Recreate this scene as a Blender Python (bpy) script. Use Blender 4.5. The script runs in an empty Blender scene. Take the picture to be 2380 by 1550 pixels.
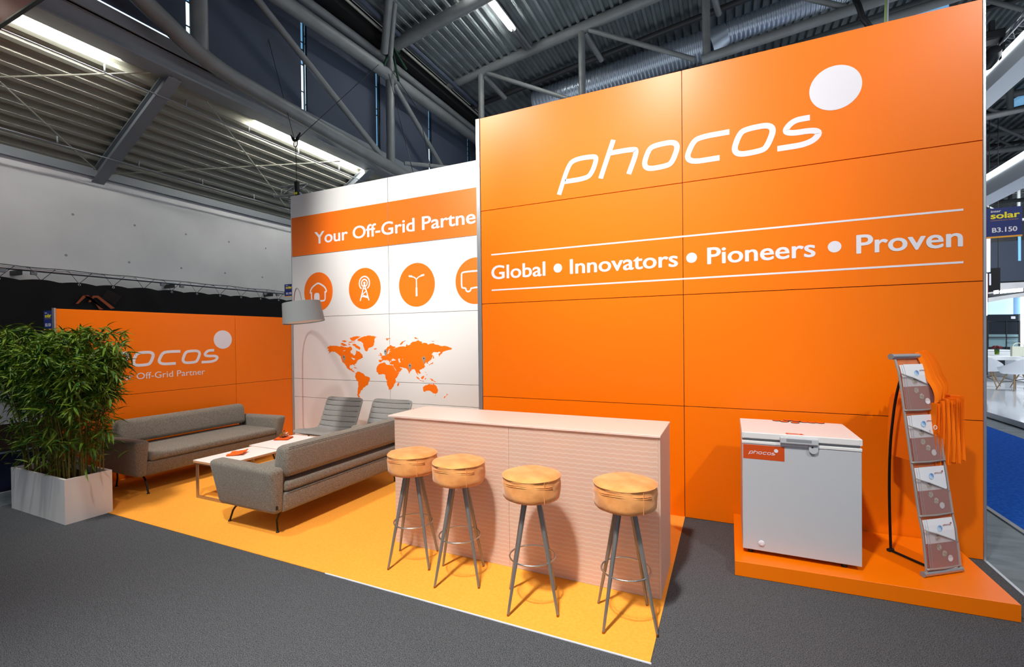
import bpy, bmesh, math, random
from math import sin, cos, tan, pi, radians, atan2, sqrt
from mathutils import Vector, Matrix
random.seed(7)
sc = bpy.context.scene
COL = sc.collection
V = Vector
# ---------------------------------------------------------------- camera
F, YAW, PITCH, ROLL, CX, CY, H = 1079.876, 0.4361, -0.0095, -0.0112, 1190.0, 794.12, 1.636
_c, _s = cos(YAW), sin(YAW)
_F = V((-_s, _c, 0)); _R = V((_c, _s, 0)); _U = V((0, 0, 1))
F2 = _F * cos(PITCH) + _U * sin(PITCH); U2 = _U * cos(PITCH) - _F * sin(PITCH)
R3 = _R * cos(ROLL) + U2 * sin(ROLL); U3 = U2 * cos(ROLL) - _R * sin(ROLL)
cam = bpy.data.cameras.new('camera'); cam_o = bpy.data.objects.new('camera', cam); COL.objects.link(cam_o)
cam.sensor_fit = 'HORIZONTAL'; cam.sensor_width = 36; cam.lens = F / 2380 * 36
cam.shift_x = 0; cam.shift_y = (CY - 775) / 2380; cam.clip_end = 400; cam.clip_start = 0.05
m = Matrix((R3, U3, -F2)).transposed().to_4x4(); m.translation = V((0, 0, H)); cam_o.matrix_world = m
sc.camera = cam_o

def up(x, y, ax, val):
    """surveyed point: photograph pixel -> point on the plane ax=val"""
    d = F2 + R3 * ((x - CX) / F) - U3 * ((y - CY) / F); o = V((0, 0, H)); i = 'xyz'.index(ax)
    return o + d * ((val - o[i]) / d[i])

# ---------------------------------------------------------------- world, lights, exposure
w = bpy.data.worlds.new('hall_air'); sc.world = w; w.use_nodes = True
w.node_tree.nodes['Background'].inputs[0].default_value = (0.80, 0.88, 1.0, 1)
w.node_tree.nodes['Background'].inputs[1].default_value = 0.36
sc.view_settings.view_transform = 'Standard'; sc.view_settings.look = 'None'
sc.view_settings.exposure = 0.0; sc.view_settings.gamma = 1.0; sc.view_settings.use_curve_mapping = False

def spot(name, loc, tgt, watts, deg, blend, col=(1, .95, .86), r=.07):
    l = bpy.data.lights.new(name, 'SPOT'); l.energy = watts; l.spot_size = radians(deg); l.spot_blend = blend
    l.color = col; l.shadow_soft_size = r
    o = bpy.data.objects.new(name, l); COL.objects.link(o); o.location = loc
    o.rotation_euler = (V(tgt) - V(loc)).to_track_quat('-Z', 'Y').to_euler(); return o
def area(name, loc, tgt, watts, sx, sy, col=(1, .97, .92)):
    l = bpy.data.lights.new(name, 'AREA'); l.energy = watts; l.shape = 'RECTANGLE'; l.size = sx; l.size_y = sy; l.color = col
    o = bpy.data.objects.new(name, l); COL.objects.link(o); o.location = loc
    o.rotation_euler = (V(tgt) - V(loc)).to_track_quat('-Z', 'Y').to_euler(); return o
spot('spot_lounge', (-4.5, .8, 6.9), (-5.5, 4.0, .9), 1550, 58, 1.0, r=.24)
spot('spot_whitewall', (-4.5, -.6, 6.9), (-3.95, 5.43, 3.75), 3000, 38, .7, r=.14)
spot('spot_orangewall_left', (-4.5, -.6, 6.9), (-1.9, 4.43, 4.2), 1000, 38, 1.0, r=.2)
spot('spot_counter', (-1.0, -.6, 6.9), (-1.7, 3.4, .7), 2100, 66, 1.0, r=.16)
spot('spot_orangewall', (-1.0, -.6, 6.9), (-.7, 4.4, 4.4), 1250, 52, 1, r=.2)
spot('spot_orangewall_right', (4.0, -.1, 6.9), (1.3, 4.4, 2.7), 1150, 56, 1, r=.14)
for _y in (2.3, 7.3, 11.9): area('side_roof_strip', (-7.93, _y, 5.70), (-10, _y, 4.75), 66, 2.9, .10, (1, .98, .9))
area('fill_far_wall', (15, 36, 9), (15, 46, 3), 1600, 10, 4, (.92, .96, 1))  # unseen fill, added to brighten the far end wall
spot('spot_aisle_front', (-1.2, -1.6, 7.5), (-1.3, .9, 0), 2000, 44, 1.0, (1, .97, .92), .25)
area('fill_front', (-1.5, -7.0, 9.0), (-1.5, 3.0, 0.5), 110, 12, 5, (.93, .96, 1))  # broad unseen fill added from the camera side
area('hall_lights_right', (9.0, 6.0, 9.0), (3.0, 6.0, 0.0), 160, 6, 10, (.88, .94, 1))
area('hall_lights_stand', (9.0, 16.0, 8.0), (8.0, 17.0, 0.0), 900, 6, 6, (.92, .96, 1))
area('fill_roof_bounce', (-1.5, 8.6, 4.0), (-1.5, 8.61, 9.0), 170, 9, 4, (.88, .94, 1))  # unseen uplight added in place of floor bounce onto the roof steel

# ---------------------------------------------------------------- materials
def s2l(c):
    f = lambda v: (v / 255 / 12.92) if v / 255 <= .04045 else ((v / 255 + .055) / 1.055) ** 2.4
    return (f(c[0]), f(c[1]), f(c[2]), 1)
MATS = {}
def mat(name, rgb, rough=.5, metal=0, rgb2=None, nscale=40, bump=0, bscale=None, spec=.5, coat=0, trans=0, ior=1.45,
        emit=0, detail=2, stretch=None, nlo=.35, nhi=.65, bdist=.01, sheen=0, coat_r=.1, alpha=1):
    m = bpy.data.materials.new(name); m.use_nodes = True; nt = m.node_tree; b = nt.nodes['Principled BSDF']
    b.inputs['Base Color'].default_value = s2l(rgb); b.inputs['Roughness'].default_value = rough; b.inputs['Metallic'].default_value = metal
    b.inputs['Specular IOR Level'].default_value = spec; b.inputs['Coat Weight'].default_value = coat; b.inputs['Coat Roughness'].default_value = coat_r
    b.inputs['Transmission Weight'].default_value = trans; b.inputs['IOR'].default_value = ior; b.inputs['Alpha'].default_value = alpha
    if sheen: b.inputs['Sheen Weight'].default_value = sheen
    if emit: b.inputs['Emission Color'].default_value = s2l(rgb); b.inputs['Emission Strength'].default_value = emit
    if rgb2 or bump:
        tc = nt.nodes.new('ShaderNodeTexCoord'); mp = nt.nodes.new('ShaderNodeMapping'); nt.links.new(tc.outputs['Object'], mp.inputs[0])
        if stretch: mp.inputs['Scale'].default_value = stretch
    if rgb2:
        n = nt.nodes.new('ShaderNodeTexNoise'); n.inputs['Scale'].default_value = nscale; n.inputs['Detail'].default_value = detail
        nt.links.new(mp.outputs[0], n.inputs['Vector'])
        cr = nt.nodes.new('ShaderNodeValToRGB'); cr.color_ramp.elements[0].position = nlo; cr.color_ramp.elements[1].position = nhi
        cr.color_ramp.elements[0].color = s2l(rgb); cr.color_ramp.elements[1].color = s2l(rgb2)
        nt.links.new(n.outputs['Fac'], cr.inputs[0]); nt.links.new(cr.outputs[0], b.inputs['Base Color'])
    if bump:
        n2 = nt.nodes.new('ShaderNodeTexNoise'); n2.inputs['Scale'].default_value = bscale or nscale; n2.inputs['Detail'].default_value = 2
        nt.links.new(mp.outputs[0], n2.inputs['Vector'])
        bn = nt.nodes.new('ShaderNodeBump'); bn.inputs['Strength'].default_value = bump; bn.inputs['Distance'].default_value = bdist
        nt.links.new(n2.outputs['Fac'], bn.inputs['Height']); nt.links.new(bn.outputs[0], b.inputs['Normal'])
    MATS[name] = m; return m
M = {}
M['orange'] = mat('orange_laminate', (242, 118, 0), .45, spec=.12, coat=.36, coat_r=.30)
M['white'] = mat('white_laminate', (216, 217, 219), .42, spec=.4, coat=.3, coat_r=.33)
M['print_white'] = mat('white_print', (222, 222, 234), .5)
M['print_orange'] = mat('orange_print', (238, 110, 6), .45, spec=.4, coat=.2, coat_r=.35)
M['alu'] = mat('brushed_aluminium', (190, 192, 196), .38, .85)
M['alu_dark'] = mat('shadow_gap_aluminium', (70, 52, 44), .5, .4)
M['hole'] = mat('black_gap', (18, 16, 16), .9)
M['carpet_grey'] = mat('charcoal_needle_felt', (36, 38, 42), .97, rgb2=(104, 107, 112), nscale=240, detail=4, bump=.3, bscale=300, bdist=.004, spec=.1)
M['carpet_orange'] = mat('amber_needle_felt', (246, 162, 60), .96, rgb2=(249, 170, 68), nscale=60, detail=5, bump=.2, bscale=320, bdist=.003, spec=.1)
M['carpet_blue_shaded'] = mat('shaded_blue_needle_felt', (3, 8, 26), .97, rgb2=(5, 12, 36), nscale=30, spec=.1)  # aisle blue with the dimness of the left side put into the colour
M['carpet_blue'] = mat('blue_needle_felt', (20, 72, 160), .97, rgb2=(30, 92, 190), nscale=30, detail=8, spec=.1)
M['concrete'] = mat('dark_worn_concrete', (74, 84, 92), .5, rgb2=(112, 124, 132), nscale=3, detail=10, stretch=(1, 3, 1), nlo=.3, nhi=.75)
M['wool'] = mat('grey_melange_wool', (74, 71, 66), .95, rgb2=(154, 147, 136), nscale=300, detail=3, bump=.35, bscale=300, bdist=.003, spec=.15, nlo=.38, nhi=.62, sheen=.2)
M['wool_chair'] = mat('light_grey_felt', (124, 124, 123), .95, rgb2=(154, 153, 151), nscale=260, detail=3, bump=.2, bscale=300, bdist=.002, spec=.15)
M['seam'] = mat('dark_seam', (60, 60, 60), .95)
M['black_metal'] = mat('black_steel', (20, 20, 21), .35, .3)
M['black_plastic'] = mat('black_plastic', (22, 22, 24), .5)
M['brass'] = mat('bronze_steel', (150, 105, 50), .35, .9)
M['steel'] = mat('satin_steel', (205, 205, 205), .28, 1)
M['table_leg'] = mat('brushed_steel_flat_bar', (176, 168, 160), .4, .9, bump=.1, bscale=200)
M['table_top'] = mat('white_table_laminate', (240, 238, 236), .35)
M['ply'] = mat('plywood_edge', (190, 140, 100), .6, rgb2=(225, 180, 140), nscale=60, stretch=(1, 1, 20))
M['napkin'] = mat('orange_napkin', (236, 96, 20), .9, bump=.2, bscale=120)
M['stool_leg'] = mat('grey_painted_steel', (140, 138, 136), .38, .55)
M['suede'] = mat('tan_suede', (220, 136, 66), .9, rgb2=(244, 172, 104), nscale=9, detail=9, bump=.3, bscale=18, bdist=.012, spec=.15, sheen=.3, nlo=.3, nhi=.7)
M['freezer'] = mat('shaded_white_enamel', (186, 191, 199), .35)  # same white as the lid, greyed to carry the shade on the front
M['freezer_lid'] = mat('white_lid_plastic', (222, 223, 226), .4)
M['grey_plastic'] = mat('grey_rubber_gasket', (138, 142, 148), .6)
M['sticker'] = mat('rust_orange_sticker', (200, 74, 14), .5)
M['planter'] = mat('white_fibreglass', (222, 220, 218), .3, spec=.5)
M['soil'] = mat('dark_potting_soil', (28, 20, 12), .95, rgb2=(48, 34, 20), nscale=40, bump=.8, bscale=50)
M['culm'] = mat('olive_bamboo_cane', (84, 76, 20), .5, rgb2=(120, 104, 34), nscale=14)
M['leaf'] = mat('bamboo_leaf', (30, 76, 6), .5, rgb2=(112, 140, 30), nscale=9, detail=3, spec=.4)
M['shade'] = mat('pale_grey_lampshade_fabric', (128, 134, 137), .85, bump=.1, bscale=300)
M['tote'] = mat('orange_cotton', (248, 120, 12), .9, bump=.2, bscale=300, bdist=.002, spec=.2)
M['mesh_net'] = mat('translucent_pocket_film', (196, 176, 172), .3, alpha=.22)
M['net_back'] = mat('grey_mesh_backing', (214, 130, 88), .8, alpha=.65)
M['net_edge'] = mat('grey_textile_edging', (166, 164, 162), .7, .2)
M['paper'] = mat('white_paper', (226, 228, 236), .5)
M['brochure_red'] = mat('brick_red_print', (150, 46, 26), .5)
M['brochure_blue'] = mat('blue_photo_print', (40, 110, 190), .5, rgb2=(190, 220, 245), nscale=30)
M['brochure_photo'] = mat('small_photo_print', (110, 120, 90), .5, rgb2=(215, 200, 190), nscale=60)
M['navy'] = mat('navy_sign', (24, 44, 112), .5)
M['yellow'] = mat('yellow_print', (236, 222, 40), .5)
M['gold'] = mat('gold_stripe', (226, 160, 50), .5)
M['truss'] = mat('grey_painted_truss_steel', (120, 124, 125), .5, .1, rgb2=(112, 114, 114), nscale=3)
M['beam'] = mat('grey_beam_paint', (128, 134, 140), .5)
M['deck'] = mat('grey_roof_decking', (122, 130, 132), .45, .25, rgb2=(106, 112, 114), nscale=2)
M['deck_low'] = mat('pale_roof_decking', (158, 158, 146), .4, .2)
M['duct'] = mat('galvanised_spiral_duct', (176, 186, 198), .33, .7)
M['dark_steel'] = mat('dark_roof_steel', (46, 48, 50), .5, .2)
M['blind'] = mat('navy_grey_blind', (62, 70, 86), .8)
M['sky_glass'] = mat('daylight_glass', (120, 180, 225), .3, emit=.6)
M['sky_white'] = mat('bright_daylight_glass', (205, 235, 255), .3, emit=2.6)
M['tube_lamp'] = mat('fluorescent_tube', (255, 255, 250), .3, emit=120)
M['hall_wall'] = mat('pale_grey_hall_concrete', (214, 214, 216), .8, rgb2=(204, 204, 206), nscale=1.2, detail=6)
M['banner'] = mat('black_banner_fabric', (24, 23, 25), .7, spec=.3)
M['banner_mark'] = mat('rust_banner_print', (176, 84, 46), .7)
M['banner_dim'] = mat('dim_banner_print', (52, 40, 36), .7)
M['red'] = mat('dusty_red_panel', (124, 50, 54), .6)
M['brown'] = mat('dark_brown_skirting', (44, 20, 14), .8)
M['white_floor'] = mat('glossy_white_floor', (226, 232, 240), .12, coat=.4, coat_r=.05)
M['white_plain'] = mat('matt_white_board', (232, 236, 240), .6)
M['shell'] = mat('white_chair_shell', (236, 240, 246), .3)
M['oak'] = mat('pale_oak_leg', (176, 146, 112), .5)
M['frost'] = mat('frosted_teal_glass', (120, 150, 158), .5)
M['dark_glass'] = mat('dark_cabin_glass', (34, 40, 48), .15)
M['green'] = mat('green_strap', (14, 56, 38), .7)
M['cable'] = mat('dark_cable', (38, 38, 40), .6)
M['tulip'] = mat('dark_red_petal', (96, 14, 22), .5)
M['cream'] = mat('cream_paper', (230, 232, 212), .7)
M['glassy'] = mat('clear_glass', (236, 226, 220), .06, trans=1, ior=1.3)
M['sweet'] = mat('foil_wrapped_sweet', (170, 96, 60), .3, .5, rgb2=(236, 210, 180), nscale=60)
M['blue_grey'] = mat('blue_grey_print', (120, 160, 200), .5)
M['led'] = mat('lit_light_box', (240, 250, 255), .4, emit=5)
M['screen'] = mat('lit_pale_blue_panel', (180, 220, 250), .4, emit=.9)

# counter acrylic: frosted, light coming through it, fine waves moulded in
def make_acrylic(name, waves):
    m = bpy.data.materials.new(name); m.use_nodes = True; nt = m.node_tree; b = nt.nodes['Principled BSDF']
    out = nt.nodes['Material Output']
    b.inputs['Base Color'].default_value = s2l((250, 232, 216)); b.inputs['Roughness'].default_value = .38
    tr = nt.nodes.new('ShaderNodeBsdfTranslucent'); tr.inputs[0].default_value = s2l((252, 232, 212))
    gl = nt.nodes.new('ShaderNodeBsdfTransparent'); gl.inputs[0].default_value = s2l((250, 226, 216))
    m1 = nt.nodes.new('ShaderNodeMixShader'); m1.inputs[0].default_value = .42
    m2 = nt.nodes.new('ShaderNodeMixShader'); m2.inputs[0].default_value = .10
    nt.links.new(b.outputs[0], m1.inputs[1]); nt.links.new(tr.outputs[0], m1.inputs[2])
    nt.links.new(m1.outputs[0], m2.inputs[1]); nt.links.new(gl.outputs[0], m2.inputs[2]); nt.links.new(m2.outputs[0], out.inputs[0])
    if waves:
        tc = nt.nodes.new('ShaderNodeTexCoord'); sp = nt.nodes.new('ShaderNodeSeparateXYZ'); nt.links.new(tc.outputs['Object'], sp.inputs[0])
        def mth(op, a, b_=None):
            n = nt.nodes.new('ShaderNodeMath'); n.operation = op
            for i, v in enumerate((a, b_)):
                if v is None: continue
                if isinstance(v, (int, float)): n.inputs[i].default_value = v
                else: nt.links.new(v, n.inputs[i])
            return n.outputs[0]
        wob = mth('MULTIPLY', mth('SINE', mth('MULTIPLY', mth('ADD', sp.outputs[0], sp.outputs[1]), 2 * pi / .052)), .0022)
        ph = mth('SINE', mth('MULTIPLY', mth('ADD', sp.outputs[2], wob), 2 * pi / .030))
        pw = mth('POWER', mth('MULTIPLY', mth('ADD', ph, 1), .5), 3)
        mx = nt.nodes.new('ShaderNodeMix'); mx.data_type = 'RGBA'
        mx.inputs[6].default_value = s2l((246, 222, 204)); mx.inputs[7].default_value = s2l((253, 240, 228)); nt.links.new(pw, mx.inputs[0])
        nt.links.new(mx.outputs[2], b.inputs['Base Color']); nt.links.new(mx.outputs[2], tr.inputs[0])
        bn = nt.nodes.new('ShaderNodeBump'); bn.inputs['Strength'].default_value = .25; bn.inputs['Distance'].default_value = .002
        nt.links.new(pw, bn.inputs['Height']); nt.links.new(bn.outputs[0], b.inputs['Normal'])
    return m
M['acrylic'] = make_acrylic('frosted_acrylic_plain', False)
M['acrylic_top'] = mat('frosted_acrylic_top', (232, 208, 198), .35)
M['acrylic_wave'] = make_acrylic('frosted_acrylic_waved', True)

# ---------------------------------------------------------------- helpers
def nb(): return bmesh.new()
def obj(name, bm, m, parent=None, smooth=False, autos=None):
    me = bpy.data.meshes.new(name); bmesh.ops.recalc_face_normals(bm, faces=bm.faces); bm.to_mesh(me); bm.free()
    for mm in (m if isinstance(m, (list, tuple)) else [m]): me.materials.append(M[mm] if isinstance(mm, str) else mm)
    if smooth:
        me.polygons.foreach_set('use_smooth', [True] * len(me.polygons))
        if autos: me.set_sharp_from_angle(angle=radians(autos))
    o = bpy.data.objects.new(name, me); COL.objects.link(o)
    if parent: o.parent = parent
    return o
def thing(name, label, cat, loc=(0, 0, 0), rz=0, group=None, kind=None):
    o = bpy.data.objects.new(name, None); COL.objects.link(o); o.location = loc; o.rotation_euler = (0, 0, rz); o.empty_display_size = .1
    return tag(o, label, cat, group, kind)
def tag(o, label, cat, group=None, kind=None):
    o['label'] = label; o['category'] = cat
    if group: o['group'] = group
    if kind: o['kind'] = kind
    return o
def struct(o, label=None, cat=None):
    o['kind'] = 'structure'
    if label: o['label'] = label
    if cat: o['category'] = cat
    return o
def dup(root, loc, rz=0, label=None):
    def cp(o, par):
        c = o.copy(); COL.objects.link(c); c.parent = par
        for ch in [q for q in ALLCH.get(o.name, [])]: cp(ch, c)
        return c
    ALLCH = {}
    for q in bpy.data.objects:
        if q.parent: ALLCH.setdefault(q.parent.name, []).append(q)
    r = cp(root, None); r.location = loc; r.rotation_euler = (0, 0, rz)
    if label: r['label'] = label
    return r
def box(bm, a, b, bev=0, seg=2, mx=None):
    x0, y0, z0 = a; x1, y1, z1 = b
    return hexa(bm, [(x0, y0, z0), (x1, y0, z0), (x1, y1, z0), (x0, y1, z0), (x0, y0, z1), (x1, y0, z1), (x1, y1, z1), (x0, y1, z1)], bev, seg, mx)
def hexa(bm, p, bev=0, seg=2, mx=None):
    t = bmesh.new(); vs = [t.verts.new(q) for q in p]
    for f in ((0, 3, 2, 1), (4, 5, 6, 7), (0, 1, 5, 4), (1, 2, 6, 5), (2, 3, 7, 6), (3, 0, 4, 7)): t.faces.new([vs[i] for i in f])
    if bev: bmesh.ops.bevel(t, geom=t.edges[:], offset=bev, segments=seg, affect='EDGES', profile=.5)
    return merge(bm, t, mx)
def merge(bm, t, mx=None):
    if mx: bmesh.ops.transform(t, matrix=mx, verts=t.verts)
    me = bpy.data.meshes.new('tmp'); t.to_mesh(me); t.free(); bm.from_mesh(me); bpy.data.meshes.remove(me); return bm
def tube(bm, pts, r, seg=10, caps=True, closed=False, sc2=1):
    pts = [V(p) for p in pts]; n = len(pts); rr = r if isinstance(r, (list, tuple)) else [r] * n
    prev = None; rings = []
    for i, p in enumerate(pts):
        if closed: d = pts[(i + 1) % n] - pts[i - 1]
        else: d = pts[min(i + 1, n - 1)] - pts[max(i - 1, 0)]
        d.normalize()
        if prev is None: a = d.cross(V((0, 0, 1))); a = a if a.length > .05 else d.cross(V((1, 0, 0)))
        else: a = prev - d * prev.dot(d)
        a.normalize(); prev = a; b = d.cross(a)
        rings.append([bm.verts.new(p + (a * cos(2 * pi * k / seg) + b * sin(2 * pi * k / seg) * sc2) * rr[i]) for k in range(seg)])
    for i in range(n if closed else n - 1):
        A, B = rings[i], rings[(i + 1) % n]
        for k in range(seg): bm.faces.new((A[k], A[(k + 1) % seg], B[(k + 1) % seg], B[k]))
    if caps and not closed: bm.faces.new(rings[0][::-1]); bm.faces.new(rings[-1])
    return bm
def lathe(bm, prof, seg=32, c=(0, 0, 0), mx=None):
    t = bmesh.new(); rings = []
    for r, z in prof:
        if r < 1e-5: rings.append([t.verts.new((c[0], c[1], c[2] + z))])
        else: rings.append([t.verts.new((c[0] + r * cos(2 * pi * k / seg), c[1] + r * sin(2 * pi * k / seg), c[2] + z)) for k in range(seg)])
    for A, B in zip(rings, rings[1:]):
        for k in range(seg):
            if len(A) == 1 and len(B) == 1: continue
            if len(A) == 1: t.faces.new((A[0], B[(k + 1) % seg], B[k]))
            elif len(B) == 1: t.faces.new((A[k], A[(k + 1) % seg], B[0]))
            else: t.faces.new((A[k], A[(k + 1) % seg], B[(k + 1) % seg], B[k]))
    return merge(bm, t, mx)
class Fr:      # a drawing frame on a surface: origin, right, up, outward
    def __init__(s, o, u, v, n): s.o, s.u, s.v, s.n = V(o), V(u), V(v), V(n)
    def p(s, a, b, c=0): return s.o + s.u * a + s.v * b + s.n * c
def prism(bm, pts, fr, t0=0, t1=.0015):
    A = [bm.verts.new(fr.p(a, b, t1)) for a, b in pts]; B = [bm.verts.new(fr.p(a, b, t0)) for a, b in pts]; n = len(pts)
    try:
        bm.faces.new(A); bm.faces.new(B[::-1])
    except ValueError: pass
    for i in range(n): bm.faces.new((A[i], B[i], B[(i + 1) % n], A[(i + 1) % n]))
    return bm
def disc(bm, cx, cy, r, fr, t0=0, t1=.0015, seg=48, ry=None):
    return prism(bm, [(cx + r * cos(2 * pi * k / seg), cy + (ry or r) * sin(2 * pi * k / seg)) for k in range(seg)], fr, t0, t1)
def chaikin(p, it=2, closed=False):
    for _ in range(it):
        q = [] if closed else [p[0]]
        n = len(p)
        for i in range(n if closed else n - 1):
            a, b = p[i], p[(i + 1) % n]
            q += [tuple(a[k] * .75 + b[k] * .25 for k in range(len(a))), tuple(a[k] * .25 + b[k] * .75 for k in range(len(a)))]
        if not closed: q.append(p[-1])
        p = q
    return p
def ribbon(bm, pts, w, fr, t0=0, t1=.0015, closed=False):
    P = [V((a, b)) for a, b in pts]; n = len(P); L, R_ = [], []
    for i in range(n):
        d = (P[(i + 1) % n] - P[i - 1]) if closed else (P[min(i + 1, n - 1)] - P[max(i - 1, 0)])
        d.normalize(); q = V((-d.y, d.x)) * w / 2; L.append(P[i] + q); R_.append(P[i] - q)
    T = [[bm.verts.new(fr.p(q.x, q.y, h)) for q in S] for h in (t0, t1) for S in (L, R_)]
    for i in range(n if closed else n - 1):
        j = (i + 1) % n
        bm.faces.new((T[2][i], T[3][i], T[3][j], T[2][j])); bm.faces.new((T[0][i], T[0][j], T[1][j], T[1][i]))
        bm.faces.new((T[0][i], T[2][i], T[2][j], T[0][j])); bm.faces.new((T[1][i], T[1][j], T[3][j], T[3][i]))
    if not closed:
        for i in (0, n - 1): bm.faces.new((T[0][i], T[1][i], T[3][i], T[2][i]))
    return bm
def text(bm, s, fr, x0, x1, base, cap, off=0.0, t1=.0015, shear=0):
    """flat printed lettering fitted between x0 and x1, capital height cap; off > 0 makes it bold"""
    c = bpy.data.curves.new('t', 'FONT'); c.body = s; c.size = 1; c.resolution_u = 4; c.fill_mode = 'FRONT'; c.shear = shear
    o = bpy.data.objects.new('t', c); COL.objects.link(o); dg = bpy.context.evaluated_depsgraph_get(); dg.update()
    me = bpy.data.meshes.new_from_object(o.evaluated_get(dg)); bpy.data.objects.remove(o); bpy.data.curves.remove(c)
    xs = [v.co.x for v in me.vertices]; a, b = min(xs), max(xs); k = cap / .70
    sx = (x1 - x0 - 2 * off * k) / (b - a) if x1 is not None else k
    cs = [(0, 0)] + ([(off * cos(q), off * .6 * sin(q)) for q in [pi * j / 4 for j in range(8)]] if off else [])
    for i, (dx, dy) in enumerate(cs):
        t = bmesh.new(); t.from_mesh(me)
        for v in t.verts: v.co = fr.p(x0 + off * k + (v.co.x - a) * sx + dx * k, base + (v.co.y + dy) * k, t1 + i * .00012)
        merge(bm, t)
    bpy.data.meshes.remove(me)
    return bm
STROKES = [([(-1.527, 3.055), (-1.43, 3.32), (-1.37, 3.378), (-1.18, 3.378), (-1.135, 3.355), (-1.195, 3.205), (-1.26, 3.175), (-1.462, 3.175)], 0),
           ([(-1.105, 3.152), (-.978, 3.498)], 0), ([(-1.02, 3.378), (-.80, 3.378), (-.755, 3.36), (-.838, 3.152)], 0),
           ([(-.712, 3.17), (-.66, 3.345), (-.60, 3.378), (-.385, 3.378), (-.445, 3.20), (-.50, 3.170)], 1),
           ([(.018, 3.378), (-.21, 3.378), (-.28, 3.345), (-.345, 3.170), (-.06, 3.170)], 0),
           ([(.038, 3.17), (.09, 3.345), (.15, 3.378), (.365, 3.378), (.305, 3.20), (.25, 3.170)], 1),
           ([(.605, 3.378), (.48, 3.378), (.41, 3.274), (.69, 3.274), (.62, 3.168), (.375, 3.168)], 0)]
def logo(bm, fr, k, th=.0015):
    """word mark drawn with strokes; frame origin = foot of the p, k = scale"""
    sub = lambda P: [((a + 1.53) * k, (b - 3.055) * k) for a, b in P]
    for i, (P, cl) in enumerate(STROKES): ribbon(bm, chaikin(sub(P), 3, bool(cl)), .046 * k, fr, 0, th * (1 + .12 * (i % 3)), bool(cl))
    return disc(bm, (.775 + 1.53) * k, (3.576 - 3.055) * k, .174 * k, fr, 0, th)
# ================================================================ STRUCTURE
YW, YW2, XL = 4.427, 5.4325, -6.521
X0, X1, X2 = -2.4186, -.3646, 1.6497
# floor
struct(obj('floor', box(nb(), (-14, -6, -.3), (30, 60, -.012)), 'concrete'), 'dark worn concrete floor of the exhibition hall')
tag(obj('grey_carpet', box(nb(), (-6.62, -3, -.011), (1.65, 5.33, -.0005)), 'carpet_grey'), 'charcoal grey carpet lying in front of the stand', 'carpet')
bm = box(nb(), (XL, 2.374, .0005), (X1, YW2, .004)); tag(obj('orange_carpet', bm, 'carpet_orange'), 'amber orange carpet under the sofas, bar counter and stools', 'carpet')
tag(obj('blue_carpet', box(nb(), (2.2, -1, -.011), (4.08, 50, -.004)), 'carpet_blue'), 'bright blue aisle carpet right of the tall orange wall', 'carpet')
tag(obj('blue_carpet', box(nb(), (-9.75, -2, -.011), (-7.23, 40, -.004)), 'carpet_blue_shaded'), 'blue aisle carpet in a shade-darkened tone at the far left behind the bamboo planter', 'carpet')
for nm, a, b, mm, lb in (('edge_strip', (1.645, -3, -.01), (1.665, 5.5, .002), 'alu', 'thin pale edging strip along the right edge of the grey carpet'),
                     ('edge_strip', (2.16, -1, -.011), (2.2, 50, 0), 'grey_plastic', 'grey edging strip along the near side of the bright blue carpet'),
                     ('edge_strip', (-7.24, -2, -.011), (-7.2, 9, 0), 'grey_plastic', 'grey edging strip of the shade-darkened blue carpet behind the planter'),
                     ('edge_tape', (X1 - 2.2, 2.366, 0), (X1 + .006, 2.374, .005), 'print_white', 'white tape along the front edge of the orange carpet')):
    tag(obj(nm, box(nb(), a, b), mm), lb, 'strip')

def wall(name, label, fr, xs, zs, T, matf, gap=.0026):
    """panel wall: recessed aluminium carrier + one panel object per field; fr.n points to the viewer"""
    bm = nb(); e = .004
    def slab(bm, a0, a1, z0, z1, t0, t1, bev=0):
        hexa(bm, [fr.p(a, b, c) for b in (z0, z1) for a, c in ((a0, t1), (a1, t1), (a1, t0), (a0, t0))], bev, 1); return bm
    slab(bm, xs[0] + e, xs[-1] - e, zs[0], zs[-1] - e, -T, -.012)
    w = struct(obj(name, bm, 'alu_dark'), label, 'wall')
    for i in range(len(xs) - 1):
        for j in range(len(zs) - 1):
            b = slab(nb(), xs[i] + gap, xs[i + 1] - gap, zs[j] + gap, zs[j + 1] - gap, -.014, 0, .0015)
            obj('panel', b, matf(i, j), w)
    return w, slab
frR = Fr((0, YW, 0), (1, 0, 0), (0, 0, 1), (0, -1, 0))
frB = Fr((0, YW2, 0), (1, 0, 0), (0, 0, 1), (0, -1, 0))
frL = Fr((XL, 0, 0), (0, 1, 0), (0, 0, 1), (1, 0, 0))
wr, slab = wall('wall_right', 'tall orange panel wall with the large word mark', frR, [X0, X1, X2], [0, 1, 2, 3, 4], .09, lambda i, j: 'orange')
obj('edge_profile', slab(nb(), X0 - .052, X0 - .004, 0, 4.0, -.1, .004, .004), 'alu', wr)
obj('edge_profile', slab(nb(), X2 - .003, X2 + .016, 0, 4.02, -.1, .004, .003), 'alu', wr)
obj('word_mark', logo(nb(), Fr((-1.53, YW, 3.055), (1, 0, 0), (0, 0, 1), (0, -1, 0)), 1.0), 'print_white', wr)['label'] = 'white slanted word mark with a large disc above its end'
bm = nb()
for s, a, b in (('Global', -2.298, -1.679), ('Innovators', -1.421, -.407), ('Pioneers', -.165, .639), ('Proven', .907, 1.539)):
    text(bm, s, frR, a, b, 2.259, .144, .022)
obj('lettering', bm, 'print_white', wr)['label'] = 'white words Global, Innovators, Pioneers, Proven'
for cx_ in (-1.547, -.293, .766): obj('dot', disc(nb(), cx_, 2.325, .045, frR), 'print_white', wr)
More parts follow.
